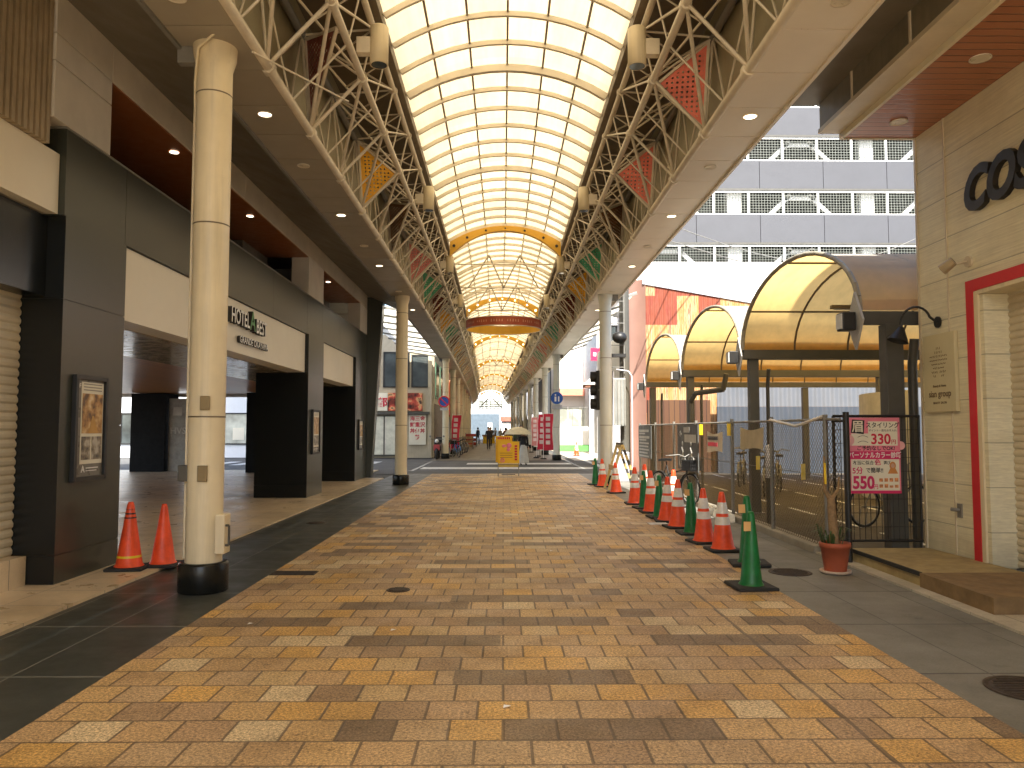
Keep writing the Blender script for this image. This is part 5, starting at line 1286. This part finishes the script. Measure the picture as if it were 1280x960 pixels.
MB().box(-5.0,-4.1,40.9,40.97,.7,2.28).build('wall_poster', PAPER, cb)
b = MB()
for i, s_ in enumerate(('金沢丼','三重伊勢','海鮮丼')):
    for j, ch in enumerate(s_): b.text(ch, .27, (-4.28-.27*i,40.89,2.08-.33*j),(1,0,0),(0,0,1),.003,bold=.004)
b.build('lettering', INKRED, cb)
b = MB(); b.box(-4.0,-3.8,40.85,40.98,0,6.5); b.bar((-3.72,41.1,0),(-3.72,41.1,6),.04,8); b.build('downpipe', BEIGE, cb)
for k in range(2):
    b = MB(); b.box(-3.74,-3.70,42.2+3*k,44.2+3*k,3.2,5.2); wv = b.build('window', mat('green_frame',(.10,.20,.12),.5), cb); MB().box(-3.71,-3.69,42.35+3*k,44.05+3*k,3.35,5.05).build('pane', GLASSD, wv)
b = MB(); b.box(-3.74,-3.70,41.6,51.9,0,2.9); b.build('stone_dado', mat('brown_stone',(.13,.10,.07),.8,var=.4,vs=6,bump=.5,bs=9), cb)
wl = thing('white_building', (-17,41.5,0), 'white walled building seen through the hotel drive-through', 'building')
MB().box(-30,-10.1,41.5,52,0,9).build('wall', mat('white_blue_wall',(.74,.77,.80),.6,var=.04), wl)
window('w', wl, -15.0,-13.2,41.49,.7,2.4,BLACK,GLASSL,0); window('w', wl, -20.5,-19.4,41.49,.7,2.4,BLACK,GLASSD,0)
MB().box(-14.5,-13.9,41.44,41.46,.95,1.6).build('notice_paper', PAPER, wl)
# rows of shops in the far arcade
SC = [(.36,.29,.19),(.42,.16,.06),(.50,.40,.24),(.28,.22,.16),(.55,.50,.40),(.34,.12,.07),(.45,.36,.2)]
yl = 52; i = 0
while yl < 112:
    L_ = (6.5,8,7,9)[i % 4]; y1_ = min(112, yl+L_); x = -3.75+bend((yl+y1_)/2)
    nmz = ('brown','rust coloured','ochre','dim brown','pale','dark red','tan')[i % 7]
    t = thing('arcade_shop', (x-2,yl,0), '%s fronted shop in the far arcade, hotel-side row, %s past the corner restaurant' % (nmz, ORD[i]), 'shop', 'shops in the far arcade')
    c = SC[i % 7]; m = mat('shop_front_%d' % (i % 7), c, .7, var=.2)
    MB().box(x-6,x,yl,y1_,2.7,6.6).build('wall', m, t); MB().box(x-6,x-.3,yl,y1_,0,2.7).build('shop_window', GLASSD if i % 2 else mat('lit_goods',(.30,.2,.11),.6,var=.8,vs=2), t)
    MB().box(x-.02,x+.5,yl+.2,y1_-.2,2.5,2.9).build('awning', mat('awn_%d' % (i%3), ((.4,.05,.03),(.5,.3,.06),(.3,.28,.2))[i%3], .7), t)
    yl = y1_; i += 1
yl = 60; i = 0
while yl < 112:
    L_ = (8,7,9,6.5)[i % 4]; y1_ = min(112, yl+L_); x = 3.7+bend((yl+y1_)/2)
    nmz = ('dark glass','white','grey','pale blue','cream','dark grey')[i % 6]
    t = thing('arcade_shop', (x+2,yl,0), '%s fronted shop in the far arcade, flag-side row, %s past the plaza' % (nmz, ORD[i]), 'shop', 'shops in the far arcade')
    c = ((.05,.055,.06),(.7,.69,.64),(.4,.4,.38),(.5,.54,.6),(.62,.56,.42),(.12,.12,.12))[i % 6]
    m = mat('shop_front_r%d' % (i % 6), c, .5, var=.12)
    MB().box(x,x+6,yl,y1_,2.7,7.5).build('wall', m, t); MB().box(x+.3,x+6,yl,y1_,0,2.7).build('shop_window', GLASSL, t); MB().box(x-.4,x+.02,yl+.2,y1_-.2,2.5,2.85).build('awning', LGREY, t)
    yl = y1_; i += 1
# projecting signs on the hotel side
for i,(y,z0,z1,col,nm) in enumerate(((50,2.7,4.6,(.50,.10,.03),'orange red'),(53,3.0,4.9,(.42,.17,.06),'rust brown'),(57,2.6,4.4,(.62,.36,.04),'amber'),(61,2.4,4.2,(.4,.05,.04),'red'),(66,2.6,4.4,(.6,.5,.2),'pale yellow'),(72,2.6,4.2,(.3,.08,.06),'maroon'))):
    x = -3.2+bend(y); t = thing('projecting_sign', (x,y,z0), '%s vertical sign projecting over the far arcade from the hotel-side shops' % nm, 'sign', 'projecting signs in the far arcade')
    MB().box(x-.35,x+.18,y,y+.12,z0,z1).build('panel', mat('sign_'+nm.replace(' ','_'), col, .5), t, bev=.02); MB().bar((x-.5,y+.06,z1-.2),(x-.3,y+.06,z1-.2),.02,6).build('bracket', MGREY, t)
# nobori flags
FL = mat('red_flag_cloth',(.66,.03,.07),.7); 
def flag(x,y,label,c=FL,h=2.3,group='red flags by the pale columns',tilt=.0):
    t = thing('banner_flag', (x,y,0), label, 'flag', group)
    b = MB(); b.bar((x,y,0.02),(x+tilt,y,h+.1),.014,6); b.bar((x+tilt,y,h+.05),(x+tilt+.5,y,h+.03),.008,5); b.build('pole', WHITE, t)
    n = 8; vs = []
    for i in range(n+1):
        f = i/n; z = .45+(h-.45)*f
        for j in range(4): vs.append((x+.02+tilt*z/h+.155*j+.03*math.sin(f*6+j*.6), y+.05*math.sin(f*7+j*1.1), z))
    b = MB(); b.add(vs,[(4*i+j,4*i+j+1,4*(i+1)+j+1,4*(i+1)+j) for i in range(n) for j in range(3)],0,True); b.build('cloth', c, t)
    b = MB()
    for i in range(5): z = .75+i*.3; b.box(x+.12+tilt*z/h,x+.34+tilt*z/h,y-.09,y-.085,z,z+.2)
    b.build('white_marks', mat('flag_mark',(.75,.6,.6),.7), t); MB().lathe([(.16,0),(.16,.05),(.03,.07)],x,y,0,12).build('base', RUBBER, t)
flag(2.05,39.2,'red banner flag next to the pedestrian sign column'); flag(1.75,40.6,'leaning red banner flag, second from the pedestrian sign column',tilt=.12); flag(1.95,43.0,'red banner flag, third behind the pedestrian sign column'); flag(1.85,50.5,'pale pink banner flag between two far columns',mat('pink_flag',(.72,.30,.30),.7))
flag(-3.0,43.2,'red banner flag leaning out beside the motorcycle',tilt=.15,group='red flags on the hotel side')
# motorcycle
t = thing('motorcycle', (-3.35,39.2,0), 'dark motor scooter parked by the cream column across the road', 'motorcycle'); mx,my = -3.35,38.9
for yy in (-.0,1.15):
    b = MB(); b.torus((mx,my+yy,.28),(1,0,0),.22,.07,20,8); wh = b.build('wheel', RUBBER, t); b = MB(); b.disc((mx-.04,my+yy,.28),(1,0,0),.14,.08,14); b.build('rim', MGREY, wh)
b = MB(); b.poly([(mx-.14,my+.15,.3),(mx-.14,my+1.25,.35),(mx-.14,my+1.3,.72),(mx-.14,my+.75,.74),(mx-.14,my+.6,.42),(mx-.14,my+.3,.42),(mx-.14,my+.1,.95),(mx-.14,my+.0,.9)],(.28,0,0)); b.build('body', BLACK, t, bev=.05)
b = MB(); b.box(mx-.13,mx+.13,my+.65,my+1.3,.74,.84); b.build('seat', RUBBER, t, bev=.04); b = MB(); b.bar((mx-.33,my+.12,1.02),(mx+.33,my+.12,1.02),.018,6); b.bar((mx,my+.1,.9),(mx,my+.12,1.02),.03,6); b.build('handlebar', MGREY, t)
b = MB(); b.ball((mx,my-.02,.92),.1,10,8); b.build('headlight', mat('lamp_glass',(.7,.7,.68),.15), t); b = MB(); b.box(mx-.16,mx+.16,my-.08,my-.02,.45,.75); b.build('front_shield', mat('scooter_red',(.35,.05,.06),.4), t, bev=.03); b = MB(); b.box(mx-.17,mx+.17,my+1.2,my+1.5,.82,1.12); b.build('rear_box', BLACK, t, bev=.03)
for s_ in (-1,1):
    b = MB(); b.ball((mx+s_*.34,my+.1,1.16),.055,8,6,sc=(1,.3,1)); b.build('mirror', MGREY, t)
BLUE = mat('blue_paint',(.02,.16,.42),.4)
HB = 'bicycles along the hotel-side columns'
b0 = bicycle(BLUE, True, 'bright blue bicycle parked past the motor scooter', HB); b0.location = (-2.55,42.0,0); b0.rotation_euler.z = 1.9
b1 = bicycle(RED, False, 'red bicycle parked behind the blue one', HB); b1.location = (-2.95,43.6,0); b1.rotation_euler.z = 1.3
for i,(x,y) in enumerate(((-2.75,45.2),(-2.6,46.0),(-2.7,49.5),(-2.65,50.4),(-2.8,52.5))): copy_tree(bk2, (x,y,0), 1.75+.1*i, 'grey bicycle in the far arcade, %s past the red one by the columns' % ORD[i])['group'] = HB
# plaza buildings
wa = thing('white_tower', (5.4,58,0), 'tall white sunlit building past the plaza', 'building')
MB().box(3.75,7.0,57,70,0,18).build('wall', WHITE, wa); MB().box(3.7,6.6,56.2,57,4.0,4.5).build('awning', mat('pink_awning',(.60,.24,.16),.6), wa)
b = MB()
for k in range(3): b.box(3.95+.9*k,4.75+.9*k,56.95,57,.2,3.2)
b.build('shop_window', GLASSL, wa)
wb2 = thing('grey_building', (8,50,0), 'pale grey building with hipped porch roof and red sign at the plaza', 'building')
MB().box(6.0,14,49,57,0,10).build('wall', mat('pale_grey_wall',(.55,.55,.54),.7), wb2)
b = MB(); b.poly([(5.0,47.5,4.3),(6.6,47.5,5.7),(9.5,47.5,5.7),(9.5,47.5,4.3)],(0,1.5,0)); b.build('porch_roof', OFFWHITE, wb2)
b = MB(); b.box(5.1,9.4,47.6,48.98,4.15,4.29); b.build('porch_soffit', mat('salmon_soffit',(.55,.26,.17),.6), wb2)
for x in (5.5,7.2): MB().box(x-.15,x+.15,47.7,48.0,0,4.15).build('porch_pillar', LGREY, wb2)
window('w', wb2, 6.3,7.3,48.99,6.0,8.2,BLACK,GLASSD,0)
MB().box(5.6,6.9,48.75,48.98,5.9,6.7).build('sign_board', mat('crimson_sign',(.60,.02,.08),.4), wb2)
b = MB()
for k in range(4): b.box(5.75+.28*k,5.93+.28*k,48.73,48.75,6.18,6.42)
b.build('sign_marks', WHITE, wb2)
t = thing('site_hoarding', (5.5,54,0), 'low white site hoarding with a green foot on the plaza', 'hoarding')
MB().box(3.9,7.5,53,53.1,.45,1.7).build('panel', WHITE, t); MB().box(3.9,7.5,52.95,53.12,.02,.45).build('green_foot', mat('green_hoarding',(.10,.32,.08),.6), t)
b = MB()
for x in rng(3.9,7.5,.9): b.bar((x,53,1.7),(x,53,3.0),.02,5)
b.bar((3.9,53,3.0),(7.5,53,3.0),.02,5); b.build('rail', MGREY, t)
# far end of the arcade
ex = cx+bend(112)
fe = thing('end_gable', (ex,112.3,4), 'dark arched gable truss closing the far end of the arcade', 'gable')
b = MB()
for k in range(5): b.beam((ex-1.7,112.3,4.55+.33*k),(ex+1.7,112.3,4.55+.33*k),.08,.12)
for k in range(7): b.beam((ex-1.65+.55*k,112.35,4.5),(ex-1.65+.55*k,112.35,5.9),.06,.05,up=(0,1,0))
b.build('grille', mat('end_brown',(.10,.08,.06),.5), fe); b = MB(); b.bar((ex-1.6,112.2,4.7),(ex,112.2,6.4),.06); b.bar((ex+1.6,112.2,4.7),(ex,112.2,6.4),.06); b.build('brace', STEELD, fe)
fb = thing('blue_grey_building', (ex-2,122,0), 'blue grey building facing the far end of the arcade', 'building')
MB().box(ex-8,ex+1.2,122,130,0,4.0).build('wall', mat('blue_grey_wall',(.10,.135,.165),.6), fb); MB().box(ex-.6,ex+.1,121.9,122,.2,2.6).build('door', WHITE, fb)
fw = thing('far_white_building', (ex,135,0), 'white building with a glazed strip behind the blue grey one', 'building')
MB().box(ex-14,ex+14,134,145,0,9).build('wall', WHITE, fw); b = MB()
for k in range(12): b.box(ex-5+k*.9,ex-4.3+k*.9,133.9,134,5.4,6.6)
b.build('window_strip', GLASSL, fw)
fr = thing('red_roofed_kiosk', (ex+3,120,0), 'kiosk with a red brown roof at the far end of the arcade', 'kiosk')
MB().box(ex+1.6,ex+5,119,121,0,2.8).build('wall', OFFWHITE, fr); MB().box(ex+1.4,ex+5.2,118.7,121.2,2.8,3.5).build('roof', mat('red_brown_roof',(.38,.12,.08),.6), fr)
for i,(p_,q_) in enumerate((((3.7,22.8,7.6),(28,43.5,11.5)),((3.7,22.8,8.2),(24,43.5,12.6)),((3.7,22.8,7.2),(14.5,43.6,9.6)))):
    b = MB(); P_,Q_ = Vector(p_),Vector(q_); pts = [P_.lerp(Q_,k/14)-Vector((0,0,1.6*math.sin(math.pi*k/14))) for k in range(15)]; b.path(pts,.018,4)
    b.build('overhead_wire', MGREY, label='thin overhead wire sagging from the utility pole to the car park, %s one' % ('longest','highest','shortest')[i], cat='wire', group='overhead wires over the lot')
# small litter flecks on the pavement
for i,(x,y,lab) in enumerate(((-1.95,6.05,'scrap of white paper on the bricks near the dark stone strip'),(-.82,5.85,'curled scrap of paper in the middle of the bricks'),(.02,4.25,'tiny white fleck on a dark run of bricks'),(.6,9.6,'small pale scrap on the bricks beyond the round cap'))):
    b = MB(); b.add([(x-.02,y-.015,.003),(x+.025,y-.01,.012),(x+.02,y+.02,.004),(x-.015,y+.018,.01)],[(0,1,2,3)]); b.build('paper_scrap', WHITE, label=lab, cat='litter')

# ------------------------------------------------------------------ camera, sun, sky
cam = bpy.data.cameras.new('camera'); co = bpy.data.objects.new('camera', cam); C.objects.link(co)
cam.sensor_width = 36; cam.lens = 27; cam.clip_end = 2000; cam.clip_start = .05
co.location = (0,0,1.5); co.rotation_euler = (R(93.4),0,R(-.66)); S.camera = co
EL, AZ = R(52), R(192)      # azimuth from +Y clockwise: the sun stands behind the camera
d = Vector((math.sin(AZ)*math.cos(EL), math.cos(AZ)*math.cos(EL), math.sin(EL)))
d.x = .02; d.normalize()
sun = bpy.data.lights.new('sun','SUN'); sun.energy = 4.6; sun.angle = R(.6); sun.color = (1,.95,.86)
so = bpy.data.objects.new('sun', sun); C.objects.link(so); so.rotation_euler = (-d).to_track_quat('-Z','Y').to_euler()
w = bpy.data.worlds.new('World'); S.world = w; w.use_nodes = True; nt = w.node_tree
sky = nt.nodes.new('ShaderNodeTexSky'); sky.sky_type = 'NISHITA'; sky.sun_disc = False; sky.sun_elevation = EL; sky.sun_rotation = math.atan2(d.x, d.y); sky.dust_density = 2.5
nt.links.new(sky.outputs[0], nt.nodes['Background'].inputs[0]); nt.nodes['Background'].inputs[1].default_value = .15
S.view_settings.view_transform = 'Standard'; S.view_settings.look = 'None'; S.view_settings.exposure = 1.7; S.view_settings.gamma = 1
S.cycles.use_denoising = True
S.cycles.max_bounces = 10; S.cycles.diffuse_bounces = 6; S.cycles.transmission_bounces = 6; S.cycles.transparent_max_bounces = 12
S.cycles.sample_clamp_indirect = 8
